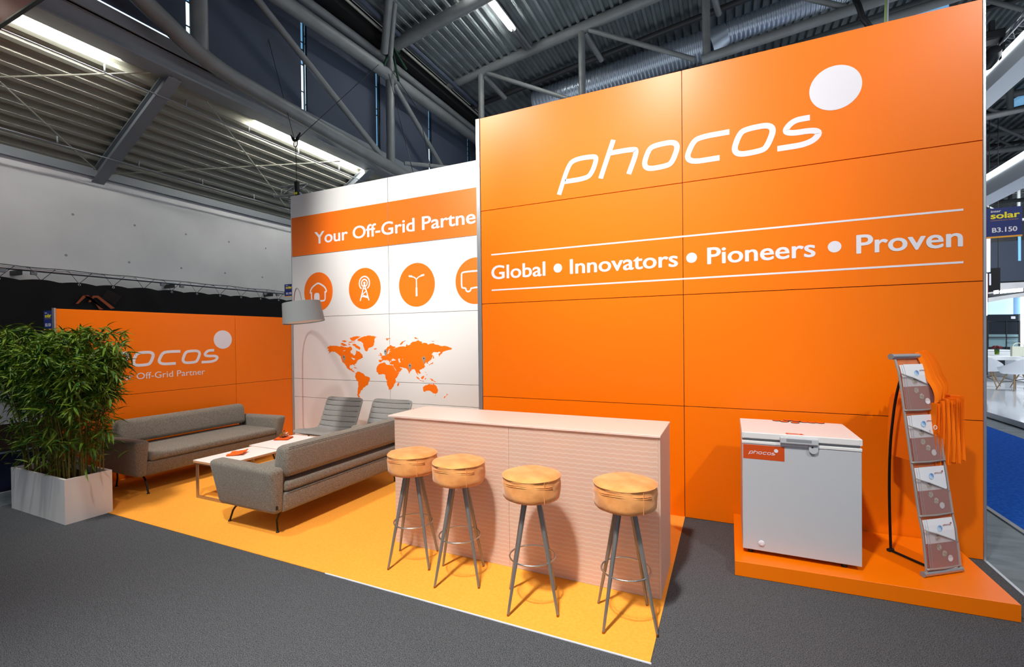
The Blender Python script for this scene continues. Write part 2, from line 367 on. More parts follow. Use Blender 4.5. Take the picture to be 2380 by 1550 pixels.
for z in (2.521, 2.142): obj('line', prism(nb(), [(-2.296, z - .0075), (1.541, z - .0075), (1.541, z + .0075), (-2.296, z + .0075)], frR), 'print_white', wr)

# white back wall; the top band is printed orange on its own panel
wbk, slab = wall('wall_back', 'white panel wall with an orange headline band, round icons and a world map', frB, [XL, -4.517, -2.44, X1], [0, .7, 1, 2, 3, 4], .09, lambda i, j: 'white')
obj('edge_profile', slab(nb(), XL - .012, XL + .004, 0, 4.0, -.1, .004, .003), 'alu', wbk)
for i, (a, b) in enumerate(((XL + .004, -4.5205), (-4.5135, -2.444), (-2.436, X1 - .01))):
    obj('headline_band', prism(nb(), [(a, 3.0045), (b, 3.0045), (b, 3.638), (a, 3.638)], frB, 0, .001), 'print_orange', wbk)
bm = text(nb(), 'Your Off-Grid Partner', frB, -5.997, -2.90, 3.166, .188, .022, .003)
obj('lettering', bm, 'print_white', wbk)['label'] = 'white headline Your Off-Grid Partner on the orange band'
cxs = [-5.938, -4.98, -4.02, -3.06]
icons = []
for i, c in enumerate(cxs):
    icons.append(obj('icon_disc', disc(nb(), c, 2.398, .311, frB, 0, .001, 72), 'print_orange', wbk))
RBN = [0]
def rb(bm, pts, w=.026, closed=False, sm=0): RBN[0] += 1; return ribbon(bm, chaikin(pts, sm, closed) if sm else pts, w, frB, .001, .0018 + .00018 * (RBN[0] % 7), closed)
c = -5.938; b = nb()
rb(b, chaikin([(c - .155, 2.385), (c - .175, 2.39), (c - .165, 2.43), (c - .13, 2.475), (c - .06, 2.515), (c, 2.538), (c + .06, 2.515), (c + .14, 2.47), (c + .175, 2.42), (c + .18, 2.39), (c + .15, 2.385)], 1))
rb(b, chaikin([(c - .148, 2.40), (c - .148, 2.29), (c - .135, 2.255), (c - .1, 2.25), (c + .1, 2.25), (c + .14, 2.258), (c + .15, 2.29), (c + .15, 2.40)], 1))
prism(b, chaikin([(c - .09, 2.255), (c - .09, 2.35), (c - .07, 2.378), (c - .03, 2.385), (c + .01, 2.378), (c + .03, 2.35), (c + .03, 2.255)], 1), frB, .001, .0022)
obj('house_icon', b, 'print_white', icons[0])
c = -4.98; b = nb()
for r, a0 in ((.10, 215), (.055, 200)):
    n = 30; sp = 360 - 2 * (250 - a0) if r > .06 else 290
    a0_ = 270 - sp / 2 + 180
    rb(b, [(c + r * cos(radians(90 - sp / 2 + sp * k / n)), 2.48 + r * sin(radians(90 - sp / 2 + sp * k / n))) for k in range(n + 1)], .02)
disc(b, c, 2.482, .02, frB, .001, .0022, 16)
rb(b, [(c - .004, 2.46), (c - .085, 2.215)], .02); rb(b, [(c + .004, 2.46), (c + .085, 2.215)], .02)
for q in ([(c - .02, 2.41), (c + .035, 2.37)], [(c + .04, 2.36), (c - .045, 2.31)], [(c - .06, 2.285), (c + .075, 2.255)], [(c - .045, 2.31), (c + .07, 2.25)], [(c - .065, 2.275), (c + .06, 2.285)]): rb(b, q, .015)
obj('mast_icon', b, 'print_white', icons[1])
c = -4.02; b = nb()
rb(b, [(c, 2.235), (c, 2.36)], .03); rb(b, [(c, 2.36), (c, 2.45)], .02)
for s in (-1, 1):
    rb(b, chaikin([(c, 2.44), (c, 2.475), (c + s * .03, 2.505), (c + s * .07, 2.518), (c + s * .11, 2.522)], 2), .016); rb(b, [(c + s * .075, 2.522), (c + s * .135, 2.532)], .026)
obj('street_lamp_icon', b, 'print_white', icons[2])
c = -3.06; b = nb()
rb(b, chaikin([(c + .2, 2.528), (c - .16, 2.528), (c - .21, 2.515), (c - .215, 2.48), (c - .215, 2.34), (c - .205, 2.312), (c - .15, 2.308), (c - .145, 2.27), (c - .11, 2.255), (c - .075, 2.27), (c - .07, 2.308), (c + .24, 2.308)], 1), .022)
rb(b, [(c + .2, 2.528), (c + .24, 2.42), (c + .24, 2.308)], .022)
obj('camper_icon', b, 'print_white', icons[3])
LAND=[[(-5.754,1.515),(-5.695,1.542),(-5.61,1.534),(-5.507,1.524),(-5.462,1.534),(-5.393,1.514),(-5.318,1.51),(-5.268,1.521),(-5.243,1.495),(-5.256,1.467),(-5.284,1.448),(-5.269,1.42),(-5.232,1.41),(-5.196,1.382),(-5.173,1.406),(-5.17,1.462),(-5.121,1.448),(-5.084,1.434),(-5.043,1.402),(-5.034,1.383),(-5.073,1.369),(-5.013,1.36),(-5.062,1.341),(-5.111,1.322),(-5.142,1.298),(-5.167,1.265),(-5.202,1.245),(-5.19,1.22),(-5.223,1.243),(-5.298,1.235),(-5.305,1.197),(-5.287,1.178),(-5.237,1.186),(-5.25,1.16),(-5.213,1.146),(-5.182,1.121),(-5.238,1.136),(-5.274,1.159),(-5.349,1.186),(-5.386,1.233),(-5.417,1.266),(-5.454,1.29),(-5.475,1.347),(-5.478,1.376),(-5.535,1.404),(-5.599,1.442),(-5.67,1.447),(-5.737,1.408),(-5.69,1.442),(-5.749,1.456),(-5.729,1.481),(-5.755,1.491)],
[(-5.478,1.572),(-5.442,1.579),(-5.405,1.562),(-5.354,1.552),(-5.336,1.529),(-5.393,1.531),(-5.468,1.553)],
[(-5.248,1.571),(-5.18,1.561),(-5.119,1.528),(-5.073,1.5),(-5.102,1.47),(-5.144,1.495),(-5.181,1.519),(-5.23,1.538)],
[(-5.29,1.652),(-5.215,1.674),(-5.068,1.678),(-5.129,1.645),(-5.191,1.613),(-5.253,1.613)],
[(-5.455,1.605),(-5.391,1.619),(-5.328,1.609),(-5.379,1.591)],
[(-5.316,1.595),(-5.179,1.599),(-5.192,1.585),(-5.304,1.581)],
[(-5.323,1.571),(-5.292,1.566),(-5.28,1.538),(-5.311,1.543)],
[(-5.13,1.627),(-5.056,1.663),(-4.959,1.676),(-4.875,1.687),(-4.811,1.675),(-4.749,1.663),(-4.793,1.647),(-4.8,1.601),(-4.813,1.546),(-4.867,1.514),(-4.921,1.495),(-4.951,1.449),(-4.993,1.467),(-5.016,1.519),(-5.021,1.565),(-5.069,1.598),(-5.13,1.603)],
[(-4.82,1.495),(-4.767,1.497),(-4.761,1.481),(-4.796,1.475)],
[(-5.182,1.119),(-5.139,1.138),(-5.066,1.126),(-5.006,1.095),(-4.982,1.072),(-4.899,1.046),(-4.902,1.014),(-4.93,0.98),(-4.936,0.948),(-4.991,0.918),(-5.046,0.874),(-5.04,0.865),(-5.083,0.844),(-5.096,0.806),(-5.121,0.777),(-5.097,0.747),(-5.134,0.748),(-5.155,0.785),(-5.144,0.842),(-5.125,0.918),(-5.127,0.984),(-5.172,1.02),(-5.193,1.057)],
[(-4.704,1.431),(-4.681,1.422),(-4.658,1.381),(-4.693,1.376)],
[(-4.727,1.399),(-4.704,1.401),(-4.71,1.383),(-4.728,1.383)],
[(-4.723,1.321),(-4.659,1.322),(-4.665,1.345),(-4.688,1.354),(-4.635,1.386),(-4.6,1.395),(-4.577,1.4),(-4.574,1.427),(-4.594,1.445),(-4.605,1.472),(-4.552,1.518),(-4.495,1.542),(-4.405,1.513),(-4.439,1.495),(-4.437,1.486),(-4.361,1.513),(-4.228,1.517),(-4.205,1.566),(-4.189,1.535),(-4.14,1.553),(-4.096,1.588),(-3.999,1.611),(-3.941,1.591),(-3.947,1.567),(-3.863,1.569),(-3.832,1.543),(-3.749,1.567),(-3.718,1.547),(-3.636,1.529),(-3.556,1.529),(-3.496,1.512),(-3.441,1.491),(-3.506,1.47),(-3.577,1.452),(-3.623,1.414),(-3.654,1.379),(-3.664,1.414),(-3.628,1.444),(-3.658,1.448),(-3.73,1.443),(-3.777,1.413),(-3.756,1.392),(-3.772,1.353),(-3.814,1.322),(-3.846,1.3),(-3.836,1.274),(-3.862,1.282),(-3.877,1.3),(-3.904,1.273),(-3.889,1.239),(-3.91,1.212),(-3.963,1.194),(-3.99,1.184),(-3.964,1.146),(-3.986,1.128),(-4.026,1.157),(-4.007,1.105),(-4.039,1.14),(-4.06,1.174),(-4.081,1.196),(-4.113,1.191),(-4.146,1.164),(-4.163,1.121),(-4.19,1.167),(-4.211,1.198),(-4.255,1.21),(-4.321,1.218),(-4.354,1.24),(-4.332,1.209),(-4.288,1.196),(-4.322,1.164),(-4.384,1.145),(-4.422,1.194),(-4.461,1.234),(-4.449,1.255),(-4.511,1.265),(-4.52,1.275),(-4.488,1.301),(-4.499,1.315),(-4.522,1.287),(-4.533,1.31),(-4.576,1.336),(-4.556,1.309),(-4.59,1.318),(-4.613,1.322),(-4.648,1.313),(-4.683,1.285),(-4.718,1.285)],
[(-4.695,1.271),(-4.602,1.282),(-4.591,1.264),(-4.534,1.251),(-4.466,1.247),(-4.439,1.207),(-4.391,1.141),(-4.342,1.137),(-4.379,1.087),(-4.419,1.05),(-4.412,1.005),(-4.443,0.973),(-4.454,0.936),(-4.489,0.899),(-4.54,0.882),(-4.562,0.937),(-4.584,0.991),(-4.578,1.027),(-4.606,1.072),(-4.611,1.104),(-4.651,1.112),(-4.721,1.101),(-4.773,1.146),(-4.772,1.187),(-4.736,1.243)],
[(-4.347,1.007),(-4.353,0.967),(-4.37,0.939),(-4.387,0.948),(-4.381,0.984)],
[(-3.936,0.945),(-3.883,0.973),(-3.84,0.992),(-3.794,0.989),(-3.768,0.977),(-3.752,1.008),(-3.732,0.983),(-3.696,0.945),(-3.678,0.916),(-3.687,0.881),(-3.713,0.856),(-3.754,0.861),(-3.79,0.886),(-3.842,0.897),(-3.916,0.879),(-3.931,0.915)],
[(-3.731,0.841),(-3.713,0.839),(-3.721,0.826)],
[(-3.54,0.87),(-3.515,0.854),(-3.536,0.84)],
[(-3.586,0.808),(-3.541,0.843),(-3.534,0.836),(-3.571,0.802)],
[(-3.967,1.076),(-3.912,1.106),(-3.912,1.081),(-3.934,1.055),(-3.955,1.063)],
[(-4.052,1.104),(-3.987,1.053),(-3.998,1.047),(-4.04,1.082)],
[(-3.987,1.044),(-3.913,1.03),(-3.913,1.023),(-3.987,1.037)],
[(-3.82,1.068),(-3.767,1.061),(-3.705,1.022),(-3.746,1.03),(-3.788,1.041)],
[(-3.897,1.073),(-3.876,1.074),(-3.887,1.052),(-3.9,1.056)],
[(-3.894,1.173),(-3.878,1.156),(-3.888,1.145)],
[(-3.875,1.13),(-3.855,1.126),(-3.865,1.11)],
[(-3.755,1.308),(-3.759,1.28),(-3.826,1.255),(-3.823,1.267),(-3.773,1.288)],
[(-3.751,1.396),(-3.737,1.353),(-3.75,1.347)],
[(-4.329,1.549),(-4.282,1.593),(-4.221,1.606),(-4.271,1.582),(-4.31,1.542)],
[(-4.59,1.64),(-4.527,1.635),(-4.562,1.607)],
[(-4.539,1.643),(-4.496,1.642),(-4.516,1.632)],
[(-4.071,1.653),(-4.031,1.642),(-3.994,1.626),(-4.053,1.629)],
[(-3.779,1.592),(-3.733,1.594),(-3.738,1.584)],
[(-5.214,1.205),(-5.132,1.181),(-5.187,1.189)]]
LAKES=[[(-4.487,1.326),(-4.459,1.346),(-4.403,1.32),(-4.476,1.308)],
[(-4.364,1.338),(-4.33,1.346),(-4.339,1.321),(-4.318,1.294),(-4.342,1.283),(-4.351,1.303)],
[(-5.264,1.358),(-5.178,1.331),(-5.216,1.314),(-5.249,1.339)],
[(-5.426,1.457),(-5.388,1.467),(-5.381,1.46),(-5.42,1.45)],
[(-4.291,1.341),(-4.275,1.339),(-4.284,1.33)],
[(-4.563,1.418),(-4.519,1.491),(-4.51,1.486),(-4.531,1.445),(-4.483,1.45),(-4.531,1.436),(-4.543,1.409)]]
PINS= [((-5.411, 1.359), (-5.413, 1.276)), ((-4.596, 1.448), (-4.593, 1.363)), ((-4.154, 1.246), (-4.157, 1.168)), ((-3.91, 1.351), (-3.909, 1.273))]

wm = nb()
rg = random.Random(5)
def coast(P, jit=.22):
    for _ in range(2):
        Q = []
        for i, (a, b) in enumerate(P):
            c, d = P[(i + 1) % len(P)]; L = sqrt((c - a) ** 2 + (d - b) ** 2); Q.append((a, b))
            if L > .014:
                j = max(-.006, min(.006, rg.gauss(0, jit * L * .6))); Q.append(((a + c) / 2 - (d - b) / L * j, (b + d) / 2 + (c - a) / L * j))
        P = Q
    return P
for P in LAND: prism(wm, coast(P), frB, 0, .001)
wm_o = obj('world_map', wm, 'print_orange', wbk)
bm = nb()
for P in LAKES: prism(bm, P, frB, .001, .0018)
obj('inland_sea', bm, 'white', wm_o)
PD = nb()
for (hx, hz), (tx, tz) in PINS:
    p = obj('map_pin', prism(nb(), [(tx, tz)] + [(hx + .026 * cos(a), hz + .030 * sin(a)) for a in [radians(-25 + 230 * k / 14) for k in range(15)]], frB, .001, .003), M.get('pin') or M.setdefault('pin', mat('grey_pin_print', (140, 142, 140), .5)), wm_o)
    disc(PD, hx, hz, .010, frB, .003, .0036, 14)
obj('pin_dots', PD, 'black_plastic', wm_o)
obj('lettering', text(nb(), 'AFRICA', frB, -4.165, -3.55, .53, .10, .02, .0015), 'print_orange', wbk).name = 'lettering'

# low orange wall on the left
wl, slab = wall('wall_left', 'low orange panel wall behind the rear sofa', frL, [2.449, 4.4415, 5.42], [0, 1, 2], .045, lambda i, j: 'orange')
obj('edge_profile', slab(nb(), 2.432, 2.449, 0, 2.004, -.048, .004, .002), 'alu', wl)
obj('edge_profile', slab(nb(), 5.395, 5.42, 0, 2.0, -.004, .012, .002), 'alu', wl)
obj('word_mark', logo(nb(), Fr((XL, 4.255 - 2.305 * .75, 1.65 - .521 * .75), (0, 1, 0), (0, 0, 1), (1, 0, 0)), .75), 'print_white', wl)['label'] = 'white slanted word mark with a disc'
obj('lettering', text(nb(), 'Your Off-Grid Partner', frL, 2.90, 3.997, 1.176, .079, .0), 'print_white', wl)['label'] = 'white line Your Off-Grid Partner'
s = thing('wall_socket', 'pale double power socket on the orange wall beside the rear sofa arm', 'socket', (XL, 2.52, .33))
obj('plate', box(nb(), (0, -.05, -.04), (.012, .10, .04), .004), 'grey_plastic', s)
for y in (-.012, .06):
    b = nb(); lathe(b, [(0, 0), (.018, 0), (.022, .006), (.026, .006), (.026, -.002)], 20, mx=Matrix.Translation((.013, y, 0)) @ Matrix.Rotation(radians(90), 4, 'Y')); obj('outlet', b, 'print_white', s)

# exhibition number signs
def number_sign(fr, w_, h_, label, full=True):
    t = thing('number_sign', label, 'sign', fr.o)
    loc = lambda bm: bmesh.ops.translate(bm, vec=-fr.o, verts=bm.verts) and None
    def o_(n, bm, m):
        bmesh.ops.translate(bm, vec=-fr.o, verts=bm.verts); return obj(n, bm, m, t)
    o_('board', prism(nb(), [(0, 0), (w_, 0), (w_, h_), (0, h_)], fr, -.006, 0), 'navy')
    o_('stripe', prism(nb(), [(0, 0), (w_, 0), (w_, h_ * .055), (0, h_ * .055)], fr, 0, .0008), 'gold')
    o_('small_word', text(nb(), 'inter', fr, w_ * .17, w_ * .44, h_ * .86, h_ * .075, .03, .0008), 'print_white')
    o_('large_word', text(nb(), 'solar', fr, w_ * .16, w_ * .94, h_ * .65, h_ * .20, .04, .0008), 'yellow')
    o_('small_line', text(nb(), 'connecting solar business', fr, w_ * .16, w_ * .90, h_ * .575, h_ * .03, 0, .0006), 'gold')
    o_('number', text(nb(), 'B3.150', fr, w_ * .20, w_ * .87, h_ * .19, h_ * .155, .03, .0008), 'print_white')
    return t
number_sign(Fr((1.672, 4.47, 2.305), (1, 0, 0), (0, 0, 1), (0, -1, 0)), .198, .212, 'blue stand number sign fixed at the right edge of the tall orange wall')
number_sign(Fr((-6.728, 5.45, 2.354), (1, 0, 0), (0, 0, 1), (0, -1, 0)), .19, .208, 'blue stand number sign peeking out behind the left edge of the white wall')
number_sign(Fr((-6.935, 2.5, 1.775), (1, 0, 0), (0, 0, 1), (0, -1, 0)), .185, .213, 'dark blue stand number sign left of the low orange wall, above the bamboo')

# ---------------------------------------------------------------- hall shell
hw = struct(obj('wall_far_left', box(nb(), (-10.4, -6, 0), (-10.0, 45, 4.55)), 'hall_wall'), 'pale grey concrete hall wall behind the black banner')
obj('skirting', box(nb(), (-10.0, -6, 0), (-9.97, 45, .40)), 'brown', hw)
obj('coping_beam', box(nb(), (-10.35, -6, 4.5), (-9.93, 45, 4.66)), 'beam', hw)
for y in [1.2 + .9 * k for k in range(12)]:      # form tie plugs cast into the concrete
    for z in (3.05, 3.75):
        obj('tie_hole', lathe(nb(), [(0, .003), (.018, .003), (.02, 0)], 12, mx=Matrix.Translation((-10.0, y + (.1 if z > 3.5 else 0), z + .01 * y)) @ Matrix.Rotation(radians(90), 4, 'Y')), 'grey_plastic', hw)

def decking(name, p0, p1, y0, y1, pitch, dep, m, label, frac=(.30, .42, .72, .84)):
    """trapezoidal sheet: ribs run along y, profile walked from p0=(x,z) to p1"""
    a, b = V((p0[0], 0, p0[1])), V((p1[0], 0, p1[1])); d = b - a; L = d.length; d.normalize(); n = V((-d.z, 0, d.x))
    if n.z > 0: n = -n
    pr = []; k = 0
    while k * pitch < L:
        s = k * pitch
        for f, h_ in ((0, 0), (frac[0], 0), (frac[1], dep), (frac[2], dep), (frac[3], 0)): pr.append(a + d * (s + f * pitch) + n * h_)
        k += 1
    bm = nb(); A = [bm.verts.new((q.x, y0, q.z)) for q in pr]; B = [bm.verts.new((q.x, y1, q.z)) for q in pr]
    for i in range(len(pr) - 1): bm.faces.new((A[i], A[i + 1], B[i + 1], B[i]))
    t = [bm.verts.new((q.x - n.x * .03, yy, q.z - n.z * .03)) for yy in (y0, y1) for q in (a, pr[-1])]
    bm.faces.new((t[0], t[2], t[3], t[1]))
    return struct(obj(name, bm, m), label)
decking('ceiling', (-10.05, 4.66), (-7.72, 5.92), -4, 30, .204, .075, 'deck_low', 'pale ribbed decking of the sloping side roof above the concrete wall')
DK = lambda x: 8.78 + .156 * (x + 7.2)
decking('ceiling', (-7.15, DK(-7.15)), (8.5, DK(8.5)), -3, 46, .21, .085, 'deck', 'dark ribbed decking of the high hall roof')
decking('ceiling', (8.6, DK(8.6)), (34, DK(8.6) - 1.5), -3, 60, .3, .09, 'deck', 'ribbed decking of the far bay of the hall roof')
# sloping rafters under the side roof
for y in (-.0, 4.35, 8.72, 13.1, 17.4):
    bm = nb()
    for z0, z1, wd in ((-.20, -.185, .09), (-.185, -.03, .035), (-.03, -.015, .09)):
        hexa(bm, [(-10.0, y - wd, 4.56 + z0 + .05), (-7.7, y - wd, 5.86 + z0), (-7.7, y + wd, 5.86 + z0), (-10.0, y + wd, 4.56 + z0 + .05), (-10.0, y - wd, 4.56 + z1 + .05), (-7.7, y - wd, 5.86 + z1), (-7.7, y + wd, 5.86 + z1), (-10.0, y + wd, 4.56 + z1 + .05)])
    tag(obj('rafter', bm, 'beam'), 'grey sloping steel rafter under the side roof' + {4.35: ', left one in view', 8.72: ', one half hidden behind the white wall top'}.get(y, ', outside the picture or hidden'), 'rafter', 'rafters under the side roof', 'structure')
# edge beam and fascia
bm = nb(); box(bm, (-7.87, -4, 5.69), (-7.55, 30, 5.715)); box(bm, (-7.69, -4, 5.71), (-7.66, 30, 6.0)); box(bm, (-7.80, -4, 5.99), (-7.55, 30, 6.015))
eb = tag(obj('edge_beam', bm, 'beam'), 'long grey steel edge beam between side roof and clerestory windows', 'beam', None, 'structure')
obj('fascia', box(nb(), (-7.62, -4, 5.99), (-7.58, 30, 6.18)), 'beam', eb)
# clerestory: blinds between glowing daylight slots
WM = [4.54 - 2.15 * 3 + 2.15 * k for k in range(14)]
wc = struct(obj('window_1', box(nb(), (-7.72, -4, 6.18), (-7.66, 30, 8.75)), 'dark_steel'), 'clerestory window band with closed navy blinds')
obj('daylight_slot', box(nb(), (-7.60, -4, 6.185), (-7.59, 4.42, 6.205)), 'sky_white', wc)
for i, y in enumerate(WM[:-1]):
    obj('blind', box(nb(), (-7.62, y + .075, 6.19 if i > 2 else 6.212), (-7.60, WM[i + 1] - .075, 8.7)), 'blind', wc)
    mu = obj('mullion', box(nb(), (-7.65, y - .075, 6.19), (-7.635, y + .075, 8.7)), 'dark_steel', wc)
    obj('slat_guide', box(nb(), (-7.64, y - .004, 6.19), (-7.6, y + .018, 8.7)), 'dark_steel', mu)
    rz_ = random.Random(i)
    for (a, b) in ((-.055, -.008), (.026, .05)):
        z = 6.19
        while z < 8.6:
            hgt = rz_.choice((.12, .35, .8, .5)); br = (z < 6.75 and rz_.random() < .6)
            obj('pane', box(nb(), (-7.634, y + a, z), (-7.63, y + b, min(8.7, z + hgt))), 'sky_white' if br else 'sky_glass', mu); z += hgt + .03
# ---------------------------------------------------------------- trusses
XT = -7.2
def part_tube(t, name, pts, r, seg=18, m='truss', lab=None):
    o = obj(name, tube(nb(), [V(p) for p in pts], r, seg), m, t, True, 50)
    if lab: o['label'] = lab
    return o
t = thing('roof_truss', 'long grey tubular truss running away along the clerestory windows', 'truss', (0, 0, 0), kind='structure')
arc = lambda a, b, c, n=6: [tuple((1 - u) ** 2 * a[k] + 2 * u * (1 - u) * b[k] + u * u * c[k] for k in range(3)) for u in [i / n for i in range(n + 1)]]
lower = [(XT, 2.2, 6.95)] + arc((XT, 3.95, 6.15), (XT, 4.45, 5.9), (XT, 4.95, 5.86)) + [(XT, 7.3, 5.74), (XT, 10.4, 5.63), (XT, 18, 5.6)]
part_tube(t, 'lower_chord', lower, .125, 24)
part_tube(t, 'upper_chord', [(XT, 2.5, 7.45), (XT, 5.87, 7.709), (XT, 8.1, 7.81), (XT, 12.7, 7.90), (XT, 18, 7.9)], .135, 24)
part_tube(t, 'upper_chord', [(XT - .12, 2.5, 7.9), (XT - .12, 6.4, 8.13), (XT - .12, 8.13, 8.21), (XT - .12, 12.7, 8.26), (XT - .12, 18, 8.26)], .095, 20)
for y, z in ((4.42, 5.98), (8.79, 5.72), (13.15, 5.65), (17.5, 5.6)): part_tube(t, 'post', [(XT, y, z), (XT, y, 8.5)], .115 if y < 5 else .10)
for a, b in (((XT, 5.2, 7.5), (XT, 8.45, 5.85)), ((XT, 8.95, 7.7), (XT, 11.9, 5.8)), ((XT, 13.1, 7.8), (XT, 16, 5.8)), ((XT, .9, 7.3), (XT, 4.0, 6.1))): part_tube(t, 'diagonal', [a, b], .062)
part_tube(t, 'brace', [(XT, 9.3, 5.95), (-5.6, 11.5, 6.15), (-2.5, 15.0, 6.3)], .05)
part_tube(t, 'strut', [up(893, 122, 'x', -7.05), up(908, -45, 'x', -6.2)], .085)
part_tube(t, 'strut', [up(907, 130, 'x', -7.0), up(922, -45, 'x', -6.25)], .06)
# cross trusses spanning the hall
t = thing('roof_truss', 'nearest grey tubular cross truss, joining at the strapped node above the white wall', 'truss', kind='structure')
part_tube(t, 'top_chord', [(-7.5, 8.79, 8.43), (-4.8, 8.79, 8.85), (2, 8.79, 9.8)], .135, 24)

def cross2(y, label, detail=True, x_end=24):
    t = thing('roof_truss', label, 'truss', (0, 0, 0), kind='structure')
    zt = lambda x: 8.95 + .125 * (min(x, 9) + 5.5)
    zl = lambda x: 7.70 + .095 * (min(x, 9) + 1)
    part_tube(t, 'top_chord', [(-7.1, y, zt(-7.1)), (-4, y, zt(-4)), (9, y, zt(9)), (x_end, y, zt(9))], .13, 20)
    part_tube(t, 'top_chord', [(-7.0, y + 1.1, zt(-7) - .18), (9, y + 1.1, zt(9) - .18), (x_end, y + 1.1, zt(9) - .2)], .075, 10, 'dark_steel', 'dark rear top chord')
    part_tube(t, 'bottom_chord', [(-.5 if detail else -7.0, y, zl(-.5 if detail else -7.0)), (9, y, zl(9)), (x_end, y, zl(9))], .10, 16)
    if detail: part_tube(t, 'bottom_chord', [(-2.2, y + .55, zl(-2.2) - .12), (9, y + .55, zl(9) - .12)], .085, 14)
    for i in range(6 if detail else 9):
        x = -6.07 + 2.83 * i
        part_tube(t, 'post', [(x, y, zt(x) - .05), (x + .01, y, zl(x))], .085, 14)
        part_tube(t, 'diagonal', [(x + .2, y, zt(x) - .10), (x + 2.6, y, zl(x + 2.6) + .05)], .055, 12)
        if detail: part_tube(t, 'strut', [(x + .06, y + .05, zt(x) - .1), (x + .25, y + 1.0, zt(x) - .32)], .07, 12)
    return t
cross2(11.2, 'grey tubular cross truss with posts and diagonals above the tall orange wall')
for y in (15.6, 20.0, 24.4, 29.0, 34.0, 40.0): cross2(y, 'distant cross truss of the hall roof, %s from the front' % {15.6: 'third', 20.0: 'fourth', 24.4: 'fifth', 29.0: 'sixth', 34.0: 'seventh', 40.0: 'last'}[y], False)
# strip lamp under the high deck, front half lit
t = thing('strip_light', 'long strip light under the high roof, its front half lit', 'lamp', (-4.66, 8.4, 8.98), radians(-2))
obj('housing', box(nb(), (-.09, 0, -.02), (.09, 2.6, .03), .01), 'alu', t)
for x in (-.045, .045):
    obj('tube', tube(nb(), [(x, .02, -.045), (x, 1.66, -.045)], .026, 8), 'tube_lamp', t)
    obj('tube', tube(nb(), [(x, 1.72, -.045), (x, 2.56, -.045)], .022, 8), 'steel', t)['label'] = 'unlit tube'
# roof lights
for i, (a, b, c, d) in enumerate((((2122, 36), (2214, 6), (2214, 26), (2124, 52)), ((2340, 246), (2380, 224), (2380, 243), (2352, 250)), ((2310, 444), (2362, 432), (2358, 440), (2318, 447)))):
    zz = 10.2 if i == 0 else 10.6
    P = [up(*q, 'z', zz) for q in (a, b, c, d)]
    bm = nb(); hexa(bm, P + [p + V((0, 0, .12)) for p in P]); struct(obj('window_%d' % (i + 2), bm, 'sky_glass'), 'daylight roof window in the far hall roof')
# small round pipe and dark channel along the left edge of the high deck
for nm, x, z, r, mm, lb in (('conduit', -6.80, 8.60, .055, 'blind', 'dark blue-grey pipe running along the low edge of the high roof'), ('conduit', -6.98, 8.52, .03, 'deck_low', 'thin pale conduit running along the low edge of the high roof')):
    tag(obj(nm, tube(nb(), [(x, -2, z), (x, 30, z)], r, 12), mm, None, True, 50), lb, 'pipe', None, 'structure')
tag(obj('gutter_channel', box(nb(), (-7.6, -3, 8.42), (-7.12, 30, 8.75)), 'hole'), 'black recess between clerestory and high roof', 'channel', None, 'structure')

# duct
def duct(pts, r, label, x_red):
    t = thing('air_duct', label, 'duct', (0, 0, 0), kind='structure')
    def seg_(a, b, r0, nm='duct_section'):
        a, b = V(a), V(b); L = (b - a).length; n = int(L / .10); P = []; R_ = []
        for i in range(n + 1):
            u = i / n; P += [a.lerp(b, min(1, u + f_ / n)) for f_ in (0, .3, .45, .75)]; R_ += [r0, r0, r0 * 1.06, r0 * 1.06]
        obj(nm, tube(nb(), P[:-3], R_[:-3], 28), 'duct', t, True, 18)
    seg_(pts[0], pts[1], r); seg_(pts[2], pts[3], r * .74)
    obj('reducer', tube(nb(), [pts[1], V(pts[1]).lerp(V(pts[2]), .12), V(pts[1]).lerp(V(pts[2]), .9), pts[2]], [r * 1.02, r, r * .74, r * .76], 28), 'duct', t, True, 40)
    return t

SC = 13 / 14
P_ = lambda x, z: (x * SC, 13.0, 1.636 + (z - 1.636) * SC)
duct([P_(-5.6, 9.15), P_(-.42, 9.665), P_(.02, 9.83), P_(9.0, 10.85)], .34, 'galvanised spiral air duct with a reducer, above the tall orange wall', 0)

